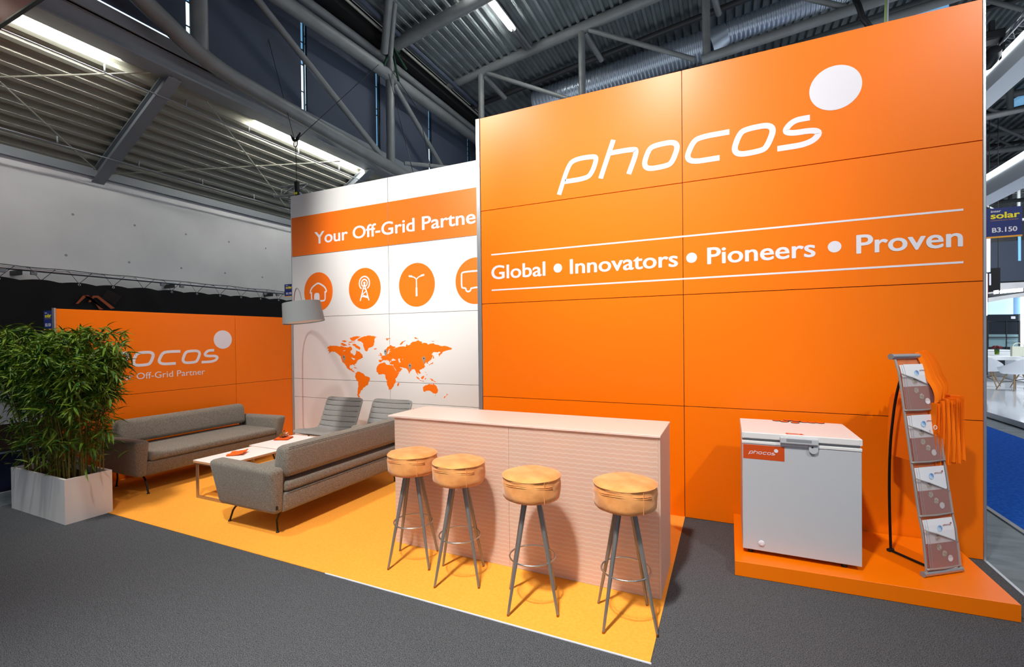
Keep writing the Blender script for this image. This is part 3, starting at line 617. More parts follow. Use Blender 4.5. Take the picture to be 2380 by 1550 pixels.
# ================================================================ FURNITURE
# ---- sofas (local: length along x, front at -y)
def sofa(label, loc, rz):
    L, D = 1.84, .80; a = .155
    t = thing('sofa', label, 'sofa', loc, rz, 'grey sofas with floating backrests')
    b = nb(); hexa(b, [(-L / 2 + .13, -D / 2 + .085, .187), (L / 2 - .13, -D / 2 + .085, .187), (L / 2 - .13, D / 2 - .012, .187), (-L / 2 + .13, D / 2 - .012, .187),
                       (-L / 2 + a - .01, -D / 2 + .03, .35), (L / 2 - a + .01, -D / 2 + .03, .35), (L / 2 - a + .01, D / 2, .35), (-L / 2 + a - .01, D / 2, .35)], .022, 3)
    obj('base', b, 'wool', t, True, 40)
    for s in (-1, 1):
        b = nb(); o_, i_ = s * L / 2, s * (L / 2 - a); ob = s * (L / 2 - .055)
        p = [(ob, -D / 2 + .06, .187), (i_, -D / 2 + .06, .187), (i_, D / 2 - .015, .187), (ob, D / 2 - .015, .187), (o_, -D / 2, .585), (i_, -D / 2, .585), (i_, D / 2, .57), (o_, D / 2, .57)]
        hexa(b, p, .042, 5); obj('arm', b, 'wool', t, True, 50)
        for q in range(2):
            y0 = -D / 2 + .12 if q == 0 else D / 2 - .11
            b = nb(); x = s * (L / 2 - .17)
            dx = .10 if q == 0 else .02
            pts = arc((x, y0 + (.14 if q == 0 else .03), .182), (x + s * .0, y0 + (.03 if q == 0 else .01), .178), (x + s * .01, y0 - .015, .10), 8) + [(x + s * .015, y0 - .055 if q == 0 else y0, .004)]
            tube(b, pts, .0085, 10); g = obj('leg', b, 'black_metal', t, True, 50)
            obj('foot_glide', lathe(nb(), [(0, .0), (.014, 0), (.014, .006), (.009, .012), (0, .012)], 14, pts[-1][:2] + (0,)), 'black_plastic', g)
    b = nb(); box(b, (-L / 2 + a, -D / 2 + .012, .353), (L / 2 - a, D / 2 - .004, .435), .028, 4); obj('seat_cushion', b, 'wool', t, True, 50)
    b = nb(); hexa(b, [(-L / 2 + a + .0, D / 2 - .19, .468), (L / 2 - a - .0, D / 2 - .19, .468), (L / 2 - a - .0, D / 2 + .004, .468), (-L / 2 + a + .0, D / 2 + .004, .468),
                       (-L / 2 + a + .0, D / 2 - .14, .735), (L / 2 - a - .0, D / 2 - .14, .735), (L / 2 - a, D / 2 + .004, .735), (-L / 2 + a, D / 2 + .004, .735)], .055, 6); obj('backrest', b, 'wool', t, True, 50)
    b = nb(); tube(b, [(-L / 2 + a + .03, D / 2 + .002, .722), (L / 2 - a - .03, D / 2 + .002, .722)], .0025, 6); tube(b, [(-L / 2 + a + .02, D / 2 + .001, .353), (L / 2 - a - .02, D / 2 + .001, .353)], .003, 6)
    obj('piping', b, 'seam', t)
    for s in (-1, 1): obj('back_bracket', box(nb(), (s * (L / 2 - a - .03) - .008, D / 2 - .10, .42), (s * (L / 2 - a - .03) + .008, D / 2 - .06, .50)), 'wool', t)
    return t
s1 = sofa('grey melange sofa standing with its back to the low orange wall', (-5.98, 3.61, .004), radians(90))
s2 = sofa('grey melange sofa seen from behind, between coffee tables and bar counter', (-3.765, 3.475, .004), radians(-90))
obj('sewn_label', box(nb(), (.845, .396, .235), (.862, .404, .268), .001), 'black_plastic', s2)

# ---- coffee tables
def table(label, x0, y0, x1, y1, zt):
    t = thing('coffee_table', label, 'table', (x0, y0, .004), 0, 'white coffee tables pushed together'); w_, d_ = x1 - x0, y1 - y0; zt -= .004
    b = nb(); box(b, (0, 0, zt - .006), (w_, d_, zt), .002, 1); obj('tabletop', b, 'table_top', t)
    obj('edge_band', box(nb(), (.001, .001, zt - .024), (w_ - .001, d_ - .001, zt - .0062)), 'ply', t)['label'] = 'plywood edge'
    for y in (.02, d_ - .028):
        b = nb(); k = .008
        for (xa, za, xb, zb) in ((.012, 0, .052, zt - .024), (w_ - .052, 0, w_ - .012, zt - .024)): box(b, (xa, y, za), (xb, y + k, zb))
        box(b, (.052, y, 0), (w_ - .052, y + k, .03)); box(b, (.052, y, zt - .045), (w_ - .052, y + k, zt - .024)); obj('leg_frame', b, 'table_leg', t)
    return t
table('white low table nearest the viewer, carrying a single orange napkin', -5.045, 2.955, -4.575, 3.618, .400)
table('white low table at the back, carrying the bowl of sweets', -5.115, 3.628, -4.645, 4.262, .404)
def napkin(bm, cx_, cy_, z, a, s, n, open_=0):
    for k in range(n):
        mx = Matrix.Translation((cx_, cy_, z + k * .0045)) @ Matrix.Rotation(a + random.uniform(-.06, .06), 4, 'Z')
        t = bmesh.new(); N = 10
        g = [[t.verts.new((s * (i / N - .5), s * (j / N - .5), .002 + .004 * sin(i * .9 + j * .3) ** 2 + open_ * .018 * (i / N) ** 3 + open_ * .008 * sin(j * .8))) for j in range(N + 1)] for i in range(N + 1)]
        for i in range(N):
            for j in range(N): t.faces.new((g[i][j], g[i + 1][j], g[i + 1][j + 1], g[i][j + 1]))
        r = bmesh.ops.extrude_face_region(t, geom=t.faces[:]); bmesh.ops.translate(t, vec=(0, 0, -.0025), verts=[q for q in r['geom'] if isinstance(q, bmesh.types.BMVert)])
        merge(bm, t, mx)
    return bm
tag(obj('napkin', napkin(nb(), -4.845, 3.30, .402, radians(38), .165, 2, 1), 'napkin', None, True, 40), 'orange paper napkin with a lifted corner on the near coffee table', 'napkin')
nst = thing('napkin_stack', 'stack of orange paper napkins under the glass bowl', 'napkins', (-5.02, 4.02, .4045))
for k in range(3):
    obj('folded_napkin', napkin(nb(), 0, 0, .001 + k * .0055, radians(20 + 3 * k), .165, 1), 'napkin', nst)
bw = thing('glass_bowl', 'small clear glass bowl of wrapped sweets on the orange napkins', 'bowl', (-5.035, 4.03, .424))
obj('bowl', lathe(nb(), [(0, .001), (.03, .001), (.034, .004), (.055, .02), (.064, .042), (.061, .042), (.052, .022), (.03, .008), (0, .007)], 32), 'glassy', bw, True, 60)
cols = [(176, 110, 70), (232, 214, 190), (120, 128, 30), (196, 130, 90), (90, 50, 40)]
SW = [mat('sweet_wrapper_%d' % i, c, .3, .3) for i, c in enumerate(cols)]
for k in range(15):
    a = k * 2.4; r = .006 + .010 * (k % 4); z = .424 + .016 + .008 * (k % 5)
    b = nb(); box(b, (-.011, -.007, -.006), (.011, .007, .006), .004, 2)
    for s in (-1, 1): hexa(b, [(s * .010, -.002, -.002), (s * .020, -.008, -.001), (s * .020, .008, -.001), (s * .010, .002, -.002), (s * .010, -.002, .002), (s * .020, -.008, .001), (s * .020, .008, .001), (s * .010, .002, .002)])
    o = tag(obj('sweet', b, SW[k % 5], None, True, 40), 'small foil wrapped sweet lying in the glass bowl', 'sweet', 'wrapped sweets in the glass bowl')
    o.location = (-5.035 + r * cos(a), 4.03 + r * sin(a), z + (.02 if k > 10 else 0)); o.rotation_euler = (random.uniform(-.7, .7), random.uniform(-.7, .7), a)

# ---- shell lounge chairs
def chair(label, loc, rz):
    t = thing('lounge_chair', label, 'chair', loc, rz, 'grey ribbed lounge chairs at the white wall')
    prof = [(-.30, .395), (-.295, .412), (-.24, .425), (-.15, .415), (-.05, .398), (.06, .384), (.13, .384), (.175, .402), (.205, .445), (.235, .51), (.27, .59), (.305, .67), (.34, .75), (.358, .79), (.36, .80)]
    pp = chaikin([(0, a, b) for a, b in prof], 2)
    pts = [V(q) for q in pp]; n = len(pts); S = [0]
    for i in range(1, n): S.append(S[-1] + (pts[i] - pts[i - 1]).length)
    LN = S[-1]; NS, NW = 90, 26; th = .032
    def at(s):
        for i in range(1, n):
            if s <= S[i] or i == n - 1:
                u = (s - S[i - 1]) / max(1e-6, S[i] - S[i - 1]); return pts[i - 1].lerp(pts[i], u), (pts[i] - pts[i - 1]).normalized()
    b = nb(); G = {}
    seams = [LN - .075 * k - .05 for k in range(6)]
    for i in range(NS + 1):
        s = LN * i / NS; p, d = at(s); nrm = V((0, -d.z, d.y)); u = s / LN
        hw = .315 + (.012 if u > .5 else -.0)
        e0 = min(s, LN - s); rc = .06
        hw -= (rc - sqrt(max(0, rc * rc - max(0, rc - e0) ** 2))) if e0 < rc else 0
        gr = sum(.007 * math.exp(-((s - q) / .006) ** 2) for q in seams) + (.003 * sum(math.exp(-((s - q) / .005) ** 2) for q in (.1, .17, .24, .31)))
        puff = .004
        for j in range(NW + 1):
            v = 2 * j / NW - 1; x = hw * v; ed = .020 * v * v * (1 if u > .35 else .8); edge = max(0, abs(v) - .9) / .1
            sag = -.012 * (1 - v * v) if u < .45 else .018 * v * v * 0 - .014 * (1 - v * v)
            base = p + nrm * (ed + sag)
            G[i, j, 0] = b.verts.new(base + V((x, 0, 0)) + nrm * (-gr - .010 * edge)); G[i, j, 1] = b.verts.new(base + V((x * (1 - .0), 0, 0)) - nrm * (th - .010 * edge))
    for i in range(NS):
        for j in range(NW):
            b.faces.new((G[i, j, 0], G[i + 1, j, 0], G[i + 1, j + 1, 0], G[i, j + 1, 0])); b.faces.new((G[i, j, 1], G[i, j + 1, 1], G[i + 1, j + 1, 1], G[i + 1, j, 1]))
        b.faces.new((G[i, 0, 0], G[i, 0, 1], G[i + 1, 0, 1], G[i + 1, 0, 0])); b.faces.new((G[i, NW, 0], G[i + 1, NW, 0], G[i + 1, NW, 1], G[i, NW, 1]))
    for j in range(NW):
        b.faces.new((G[0, j, 0], G[0, j + 1, 0], G[0, j + 1, 1], G[0, j, 1])); b.faces.new((G[NS, j, 0], G[NS, j, 1], G[NS, j + 1, 1], G[NS, j + 1, 0]))
    sh = obj('seat_shell', b, 'wool_chair', t, True, 60)
    b = nb()
    for q in seams[:6]:
        p, d = at(q); nrm = V((0, -d.z, d.y)); tube(b, [p + V((.30 * v, 0, 0)) + nrm * (.020 * v * v - .014 * (1 - v * v) - .0045) for v in [k / 8 - 1 for k in range(17)]], .0022, 6)
    obj('quilting_seam', b, 'seam', sh)
    b = nb()
    for s in (-1, 1): tube(b, [(s * .18, -.15, .372), (s * .18, .12, .345)], .009, 8)
    for y, z in ((-.13, .370), (.10, .347)): tube(b, [(-.2, y, z), (.2, y, z)], .009, 8)
    obj('under_frame', b, 'brass', t, True, 50)
    for sx in (-1, 1):
        for y0, y1, z in ((-.13, -.22, .37), (.10, .22, .347)): obj('leg', tube(nb(), [(sx * .18, y0, z), (sx * .255, y1, .0)], [.012, .008], 10), 'brass', t, True, 50)
    return t
chair('grey ribbed lounge chair left at the white wall, lamp shadow on its back', (-4.98, 4.67, .004), radians(2))
chair('grey ribbed lounge chair right at the white wall, half hidden by sofa and counter', (-4.165, 4.72, .004), radians(2))

# ---- arc lamp
t = thing('arc_lamp', 'tall arc lamp with a tilted grey drum shade beside the white wall', 'lamp', (-6.22, 5.18, .004))
W_ = lambda p: (p[0] + 6.22, p[1] - 5.18, p[2] - .004)
obj('base', lathe(nb(), [(0, 0), (.15, 0), (.155, .006), (.15, .016), (.02, .02), (.012, .05), (0, .05)], 40), 'steel', t, True, 40)
SHC = V((-4.69, 4.05, 1.968))
pts = [(-6.22, 5.18, .03), (-6.22, 5.18, 1.0)] + arc((-6.22, 5.18, 1.5), (-6.18, 5.15, 2.44), (-5.5, 4.66, 2.36), 16)[1:] + arc((-5.5, 4.66, 2.36), (-5.0, 4.30, 2.28), (SHC.x, SHC.y, SHC.z + .05), 12)[1:]
obj('arc_pole', tube(nb(), [W_(p) for p in pts], [.009] * 3 + [.008] * (len(pts) - 3), 10), 'alu', t, True, 60)
rot = Matrix.Translation(W_(SHC)) @ Matrix.Rotation(radians(25), 4, 'Z') @ Matrix.Rotation(radians(-7), 4, 'Y')
rr, hh = .237, .245
sh = obj('lamp_shade', lathe(nb(), [(rr * .905, hh / 2), (rr, -hh / 2), (rr - .004, -hh / 2), (rr * .905 - .004, hh / 2 - .001), (rr * .905, hh / 2)], 64, mx=rot), 'shade', t, True, 50)
b = nb(); lathe(b, [(rr - .012, -hh / 2 + .012), (0, -hh / 2 + .012), (0, -hh / 2 + .015), (rr - .012, -hh / 2 + .015)], 40, mx=rot); obj('diffuser', b, 'white_plain', sh)
b = nb(); lathe(b, [(0, .07), (.02, .07), (.024, .0), (.03, -.04), (0, -.06)], 20, mx=rot); obj('socket', b, 'white_plain', t)
b = nb()
for k in range(3):
    a = k * 2.094; tube(b, [rot @ V((0, 0, hh / 2 - .02)), rot @ V((rr * .90 * cos(a), rr * .90 * sin(a), hh / 2 - .004))], .003, 6)
obj('shade_carrier', b, 'steel', t)

# ---- bar counter
cx0, cx1, cy0, cy1, ht = -2.43, -.385, 2.968, 3.478, 1.022
t = thing('bar_counter', 'pink frosted acrylic bar counter with fine moulded waves behind the four stools', 'counter', (cx0, cy0, .004))
bx = lambda a, b_, bev=.0015: box(nb(), (a[0] - cx0, a[1] - cy0, a[2] - .004), (b_[0] - cx0, b_[1] - cy0, b_[2] - .004), bev, 1)
mid = -1.42
obj('front_panel', bx((cx0, cy0, .004), (mid - .001, cy0 + .012, ht - .016)), 'acrylic_wave', t)
obj('front_panel', bx((mid + .001, cy0, .004), (cx1 - .012, cy0 + .012, ht - .016)), 'acrylic_wave', t)
obj('side_panel', bx((cx0, cy0 + .0125, .004), (cx0 + .012, cy1, ht - .016)), 'acrylic', t)
obj('side_panel', bx((cx1 - .0115, cy0 - .001, .004), (cx1, cy1, ht - .016)), 'acrylic', t)
obj('rear_panel', bx((cx0 + .0125, cy1 - .012, .004), (cx1 - .0125, cy1, ht - .016)), 'acrylic', t)
obj('countertop', bx((cx0 - .055, cy0 - .012, ht - .0155), (cx1 + .003, cy1 + .003, ht), .002), 'acrylic_top', t)
obj('inner_frame', bx((mid - .0, cy0 + .02, .004), (mid + .10, cy0 + .03, ht - .02)), 'white_plain', t)['label'] = 'pale upright glimpsed through the front'
obj('inner_shelf', bx((cx0 + .02, cy0 + .035, .52), (cx1 - .02, cy1 - .02, .535)), 'acrylic', t)

# ---- bar stools
def stool():
    t = thing('bar_stool', '', 'stool', (0, 0, .004), 0, 'tan suede bar stools in front of the bar counter')
    R_ = .178; b = nb(); N = 72; rnd = random.Random(4)
    prof = [(0, .810), (.09, .809), (.14, .806), (R_ - .012, .800), (R_ - .003, .793), (R_ + .001, .786), (R_ - .002, .780), (R_, .770), (R_ + .001, .74), (R_ + .001, .71), (R_, .685), (R_ - .004, .668), (R_ - .014, .657), (R_ - .03, .655), (0, .655)]
    lathe(b, prof, N)
    for v in b.verts:
        a = atan2(v.co.y, v.co.x); r = V((v.co.x, v.co.y)).length
        if r > .02:
            w_ = .0022 * sin(5 * a + v.co.z * 60) + .0016 * sin(11 * a + 2) * (1 if v.co.z > .75 else .4)
            v.co.x += w_ * cos(a); v.co.y += w_ * sin(a)
            if v.co.z > .79: v.co.z += .0022 * sin(4 * a + r * 40)
    se = obj('seat', b, 'suede', t, True, 60)
    b = nb(); tube(b, [((R_ + .0005) * cos(2 * pi * k / N), (R_ + .0005) * sin(2 * pi * k / N), .790 + .001 * sin(6 * pi * k / N * 2)) for k in range(N)], .003, 6, closed=True)
    for zz, r0 in ((.752, .0017), (.762, .0015)):
        tube(b, [((R_ + .0012) * cos(a), (R_ + .0012) * sin(a), zz + .006 * sin(3 * a)) for a in [radians(200 + 5 * k) for k in range(28)]], r0, 5)
    obj('piping', b, 'suede', se, True)
    obj('side_seam', tube(nb(), [(R_ * cos(-.75) * 1.006, R_ * sin(-.75) * 1.006, z) for z in (.665, .72, .785)], .0022, 5), 'suede', se)
    obj('seat_plate', lathe(nb(), [(0, .648), (.1, .648), (.1, .655), (0, .655)], 24), 'black_metal', t)
    for k in range(4):
        a = radians(247.5 + 90 * k); c_, s_ = cos(a), sin(a)
        g = obj('leg', tube(nb(), [(.055 * c_, .055 * s_, .652), (.205 * c_, .205 * s_, .006)], [.0165, .0075], 16), 'stool_leg', t, True, 60)
        obj('foot_cap', lathe(nb(), [(0, 0), (.0075, 0), (.008, .006), (.0075, .012), (0, .012)], 12, (.205 * c_, .205 * s_, 0)), 'brass', g)
        rr_ = .205 - (.29 / .652) * .15 + .003
    obj('foot_ring', tube(nb(), [(.139 * cos(2 * pi * k / 48), .139 * sin(2 * pi * k / 48), .29) for k in range(48)], .0052, 8, closed=True), 'steel', t, True)
    return t
SP = [(-2.110, 2.774, 'tan suede bar stool, leftmost of the four'), (-1.673, 2.708, 'tan suede bar stool, second from the left, with a visible side seam'),
      (-1.102, 2.626, 'tan suede bar stool, third from the left, before the middle of the counter'), (-.545, 2.689, 'tan suede bar stool at the right end of the counter, rightmost of the four')]
st = stool(); st.location = (SP[0][0], SP[0][1], .004); st['label'] = SP[0][2]; bpy.context.view_layer.update()
for i, (x, y, lb) in enumerate(SP[1:]): dup(st, (x, y, .004), radians((0, 0, -3)[i]), lb)

# ---- planter with bamboo
px0, px1, py0, py1, ph = -6.45, -5.388, 2.058, 2.412, .405
t = thing('planter', 'long white rectangular planter box holding the bamboo', 'planter', (px0, py0, 0))
b = nb(); k = .022; W2_, D2_ = px1 - px0, py1 - py0
for a, c_ in (((0, 0, 0), (W2_, k, ph)), ((0, D2_ - k, 0), (W2_, D2_, ph)), ((0, k, 0), (k, D2_ - k, ph)), ((W2_ - k, k, 0), (W2_, D2_ - k, ph)), ((k, k, .0), (W2_ - k, D2_ - k, .03))): box(b, a, c_)
bmesh.ops.remove_doubles(b, verts=b.verts, dist=.0001); obj('box', b, 'planter', t)
b = nb(); N = 24
g = [[b.verts.new((k + (W2_ - 2 * k) * i / N, k + (D2_ - 2 * k) * j / 8, .345 + .012 * sin(i * 1.7) * cos(j * 2.1))) for j in range(9)] for i in range(N + 1)]
for i in range(N):
    for j in range(8): b.faces.new((g[i][j], g[i + 1][j], g[i + 1][j + 1], g[i][j + 1]))
obj('soil', b, 'soil', t, True)
# ---- bamboo
bam = thing('bamboo', 'dense green bamboo growing out of the long white planter', 'plant', (-5.92, 2.235, .345))
rnd = random.Random(11)
def leaf_geo(bm, mx, L, wd, droop):
    P = [(0, 0), (.12, .35), (.35, .5), (.65, .38), (1, 0)]; c = []; l = []; r = []
    for u, h_ in P:
        z = -droop * L * u * u
        c.append(bm.verts.new(mx @ V((u * L, 0, z)))); 
        if 0 < u < 1: l.append(bm.verts.new(mx @ V((u * L, h_ * wd, z + .18 * wd)))); r.append(bm.verts.new(mx @ V((u * L, -h_ * wd, z + .18 * wd))))
    for S in (l, r):
        bm.faces.new((c[0], c[1], S[0])); bm.faces.new((c[1], c[2], S[1], S[0])); bm.faces.new((c[2], c[3], S[2], S[1])); bm.faces.new((c[3], c[4], S[2]))
LEAFS = []
for L, wd, dr in ((.12, .020, .25), (.10, .017, .45), (.14, .022, .6)):
    b = nb(); leaf_geo(b, Matrix.Identity(4), L, wd, dr); me = bpy.data.meshes.new('leaf'); b.to_mesh(me); b.free(); me.materials.append(M['leaf']); LEAFS.append(me)
culms = []
for k in range(74):
    x0 = rnd.uniform(-.49, .49); y0 = rnd.uniform(-.13, .13)
    top = rnd.uniform(1.05, 1.44); spread = rnd.uniform(.9, 1.9)
    x1 = x0 * (1.24 if x0 > 0 else 1.6) + rnd.uniform(-.10, .12); y1 = y0 * 1.6 + rnd.uniform(-.16, .14)
    bend = lambda u, x0=x0, y0=y0, x1=x1, y1=y1, top=top: V((x0 + (x1 - x0) * u ** 1.7, y0 + (y1 - y0) * u ** 1.6, top * u - .01))
    P = []; R_ = []
    for i in range(11):
        u = i / 10; P.append(bend(u)); R_.append((.0058 if k % 3 else .0042) * (1 - .75 * u) + .0012)
    obj('culm', tube(nb(), P, R_, 6, False), 'culm', bam, True); culms.append((bend, top))
sb = nb(); tw = nb(); mats_ = []
def put(bend, u, n_, up_):
    p = bend(u); a = rnd.uniform(0, 2 * pi); ln = rnd.uniform(.05, .20) * (1.15 - .3 * u)
    q = p + V((cos(a) * ln, sin(a) * ln * .8, rnd.uniform(.01, .09))); tube(tw, [p, p.lerp(q, .5) + V((0, 0, .015)), q], .0011, 3, False)
    for i in range(n_):
        az = a + rnd.uniform(-1.3, 1.3); el = rnd.uniform(-.8, 1.05) * up_
        c_ = p.lerp(q, rnd.uniform(.45, 1)); s = rnd.uniform(.5, 1.02)
        if c_.x < -.42 and c_.y > .10: continue
        mats_.append((Matrix.Translation(c_) @ Matrix.Rotation(az, 4, 'Z') @ Matrix.Rotation(-el, 4, 'Y') @ Matrix.Rotation(rnd.uniform(-1, 1), 4, 'X') @ Matrix.Scale(s, 4)))
for bend, top in culms:
    for k in range(25):
        u = 1 - rnd.random() ** 1.2 * .40; put(bend, min(1, u), rnd.randint(6, 8), 1)
    for k in range(8): put(bend, rnd.uniform(.2, .62), rnd.randint(2, 4), 1)
    for k in range(2): put(bend, rnd.uniform(.05, .35), rnd.randint(1, 2), 1)
def arch(x, y, z, dx, dy, dz, n_):
    P = arc((x, y, z), (x + dx * .5, y + dy * .5, z + abs(dz) + .06), (x + dx, y + dy, z + dz), 8); tube(tw, P, .0016, 4, False)
    for i in range(n_):
        c_ = V(P[3 + i % 6]); az = atan2(dy, dx) + rnd.uniform(-.9, .9)
        mats_.append(Matrix.Translation(c_) @ Matrix.Rotation(az, 4, 'Z') @ Matrix.Rotation(rnd.uniform(0, .7), 4, 'Y') @ Matrix.Scale(rnd.uniform(.7, 1.05), 4))
for a in ((.60, .02, 1.12, .30, .06, .12, 9), (.55, .05, 1.0, .30, .05, -.05, 10), (.55, .0, .85, .26, .05, -.08, 8), (.50, .02, .55, .22, .08, .03, 8), (.47, .0, .35, .25, .1, .08, 8), (.45, -.05, .25, .2, .05, .05, 6), (.62, .08, 1.25, .22, .02, .02, 8), (-.5, -.1, .2, -.25, -.05, .02, 6), (-.5, 0, .6, -.3, -.1, .0, 8), (.1, -.12, .2, .12, -.15, .05, 5), (-.1, -.12, .12, -.1, -.12, .05, 5)): arch(*a)
camv = V((0, 0, H)) - V((-5.92, 2.235, .345))
mats_.sort(key=lambda mm: (mm.translation - camv).length)
near = mats_[:1200:4][:300]
ns = set(id(q) for q in near); k = 0
for mm in mats_:
    if id(mm) in ns:
        o = bpy.data.objects.new('leaf', LEAFS[k % 3]); COL.objects.link(o); o.parent = bam; o.matrix_local = mm; k += 1
    else:
        L, wd, dr = ((.12, .020, .25), (.10, .017, .45), (.14, .022, .6))[rnd.randint(0, 2)]; leaf_geo(sb, mm, L, wd, dr)
fo = obj('foliage', sb, 'leaf', bam); fo['kind'] = 'stuff'
obj('twigs', tw, 'culm', bam)['kind'] = 'stuff'

# ---- plinth, freezer
zp = .10
bm = nb(); P = [(.03, 3.486), (1.482, 3.553), (1.468, 4.41), (.03, 4.41)]
hexa(bm, [(a, b_, .001) for a, b_ in P] + [(a, b_, zp) for a, b_ in P], .0015, 1)
tag(obj('plinth', bm, 'orange'), 'low orange platform carrying the freezer and the brochure stand', 'platform')
fx0, fx1, fy0, fy1 = .083, .772, 3.645, 4.225
t = thing('chest_freezer', 'white chest freezer with an orange sticker, standing on the orange platform', 'freezer', (fx0, fy0, zp)); 
def fb(a, b_, bev=.006, seg=3): return box(nb(), (a[0] - fx0, a[1] - fy0, a[2] - zp), (b_[0] - fx0, b_[1] - fy0, b_[2] - zp), bev, seg)
obj('body', fb((fx0, fy0, .13), (fx1, fy1, .872), .004), 'freezer', t)
obj('rim', fb((fx0 - .003, fy0 - .004, .873), (fx1 + .003, fy1, .895), .005), 'freezer_lid', t)
obj('gasket', fb((fx0 + .006, fy0 + .008, .8955), (fx1 - .006, fy1 - .01, .912), .002), 'grey_plastic', t)
lid = obj('lid', fb((fx0 - .004, fy0 - .008, .911), (fx1 + .004, fy1, .955), .006), 'freezer_lid', t)
for x in (fx0 + .004, fx1 - .012): obj('corner_cap', box(nb(), (x - fx0, -.0095, .812), (x - fx0 + .008, -.007, .853), .001, 1), 'freezer_lid', lid)
hx0, hx1 = .312, .535
b = fb((hx0, fy0 - .030, .896), (hx1, fy0 - .007, .940), .008); obj('handle', b, 'freezer', lid)
obj('grip_recess', fb((hx0 + .038, fy0 - .0315, .912), (hx1 - .04, fy0 - .0295, .932), .0008, 1), 'grey_plastic', lid)
b = nb(); fr = Fr((0, -.004, 0), (1, 0, 0), (0, 0, 1), (0, -1, 0)); lx = hx1 - fx0 - .028
prism(b, [(lx - .026, .80), (lx - .026, .765)] + [(lx + .026 * cos(a), .765 + .026 * sin(a)) for a in [pi + pi * k / 14 for k in range(1, 14)]] + [(lx + .026, .765), (lx + .026, .80)], fr, 0, .012); lk = obj('lock_plate', b, 'freezer', t)
obj('keyhole', disc(nb(), lx - .006, .783, .006, fr, .012, .0135, 20), 'alu_dark', lk)
frF = Fr((0, 0, 0), (1, 0, 0), (0, 0, 1), (0, -1, 0))
sx0, sx1, sz0, sz1 = .006, .258, .668, .768
sk = obj('sticker', prism(nb(), [(sx0, sz0), (sx1, sz0), (sx1, sz1), (sx0, sz1)], frF, 0, .001), 'sticker', t)
obj('word_mark', logo(nb(), Fr((sx0 + .034, -.001, sz0 + .030), (1, 0, 0), (0, 0, 1), (0, -1, 0)), .073, .0006), 'print_white', sk)
b = nb(); lathe(b, [(0, .012), (.010, .012), (.012, .008), (.017, .008), (.019, 0), (0, 0)], 24, mx=Matrix.Translation((.117, -.0, .085)) @ Matrix.Rotation(radians(90), 4, 'X')); obj('drain_plug', b, 'print_white', t, True, 40)
for x in (.05, .60):
    for y in (.04, .52): obj('foot', lathe(nb(), [(0, 0), (.018, 0), (.016, .012), (.02, .031), (0, .031)], 16, (x, y, 0)), 'black_plastic', t)
frT = Fr((0, 0, .855), (1, 0, 0), (0, 1, 0), (0, 0, 1))
sk = obj('lid_sticker', prism(nb(), [(.27, .012), (.375, .012), (.365, .052), (.268, .052)], frT, 0, .001), 'sticker', lid)
obj('word_mark', logo(nb(), Fr((.283, .024, .856), (1, 0, 0), (0, 1, 0), (0, 0, 1)), .029, .0005), 'print_white', sk)
for i, (x, y, z) in enumerate(((.339, 4.191, 0), (.391, 4.162, 0), (.46, 4.14, 0), (.522, 4.197, 0), (.575, 4.19, 0), (.629, 4.193, 0), (.415, 4.205, .0055), (.472, 4.19, .0055))):
    c_ = thing('coaster', 'round orange black-rimmed badge on the freezer lid, %s' % ('leftmost of the eight', 'second from the left', 'the one lying nearest the handle', 'middle of the back row', 'third from the right end', 'second from the right end', 'stacked one on the left pair', 'stacked one above the nearest badge')[i], 'badge', (x, y, .9552 + z), 0, 'orange badges on the freezer lid')
    obj('rim', lathe(nb(), [(0, 0), (.027, 0), (.029, .002), (.027, .004), (0, .004)], 28), 'black_plastic', c_); obj('face', lathe(nb(), [(.0255, .0041), (.0255, .005), (0, .0055)], 28), 'napkin', c_)

# ---- brochure stand
A0 = V((1.105, 3.731, .112)); wd = V((.226, .171, 0)); WL = wd.length; wd.normalize(); bk = V((-wd.y, wd.x, 0))
SP_ = [(.0, -.012), (.145, -.006), (.39, .019), (.47, .038), (.70, .068), (.80, .084), (1.035, .115), (1.134, .128), (1.367, .158), (1.473, .189), (1.6, .22)]
def sprof(z):
    for (z0, s0), (z1, s1) in zip(SP_, SP_[1:]):
        if z <= z1: return s0 + (s1 - s0) * (z - z0) / (z1 - z0)
    return SP_[-1][1]
def St(a, z, off=0): q = A0 + wd * a + bk * (sprof(z) - off); return V((q.x, q.y, z))
t = thing('brochure_stand', 'curved grey brochure stand with four film pockets on the orange platform', 'stand', A0)
loc = lambda bm: (bmesh.ops.translate(bm, vec=-A0, verts=bm.verts), bm)[1]
def strip(bm, pa, pb, th=.003, wdt=None):
    """sheet between two edge curves (lists of points), th thick"""
    n = len(pa); nr = (pb[0] - pa[0]).cross(pa[-1] - pa[0]).normalized() * th
    f = [[bm.verts.new(q) for q in S] for S in (pa, pb, [q + nr for q in pa], [q + nr for q in pb])]
    for i in range(n - 1):
        bm.faces.new((f[0][i], f[1][i], f[1][i + 1], f[0][i + 1])); bm.faces.new((f[2][i], f[2][i + 1], f[3][i + 1], f[3][i]))
        bm.faces.new((f[0][i], f[0][i + 1], f[2][i + 1], f[2][i])); bm.faces.new((f[1][i], f[3][i], f[3][i + 1], f[1][i + 1]))
    bm.faces.new((f[0][0], f[2][0], f[3][0], f[1][0])); bm.faces.new((f[0][-1], f[1][-1], f[3][-1], f[2][-1])); return bm
ZZ = [.125 + (1.46 - .125) * k / 16 for k in range(17)]
obj('mesh_back', loc(strip(nb(), [St(.012, z, -.004) for z in ZZ], [St(WL - .012, z, -.004) for z in ZZ], .001)), 'net_back', t)
for a in (0, WL - .014): obj('side_edging', loc(strip(nb(), [St(a, z, .004) for z in ZZ], [St(a + .014, z, .004) for z in ZZ], .006)), 'net_edge', t)
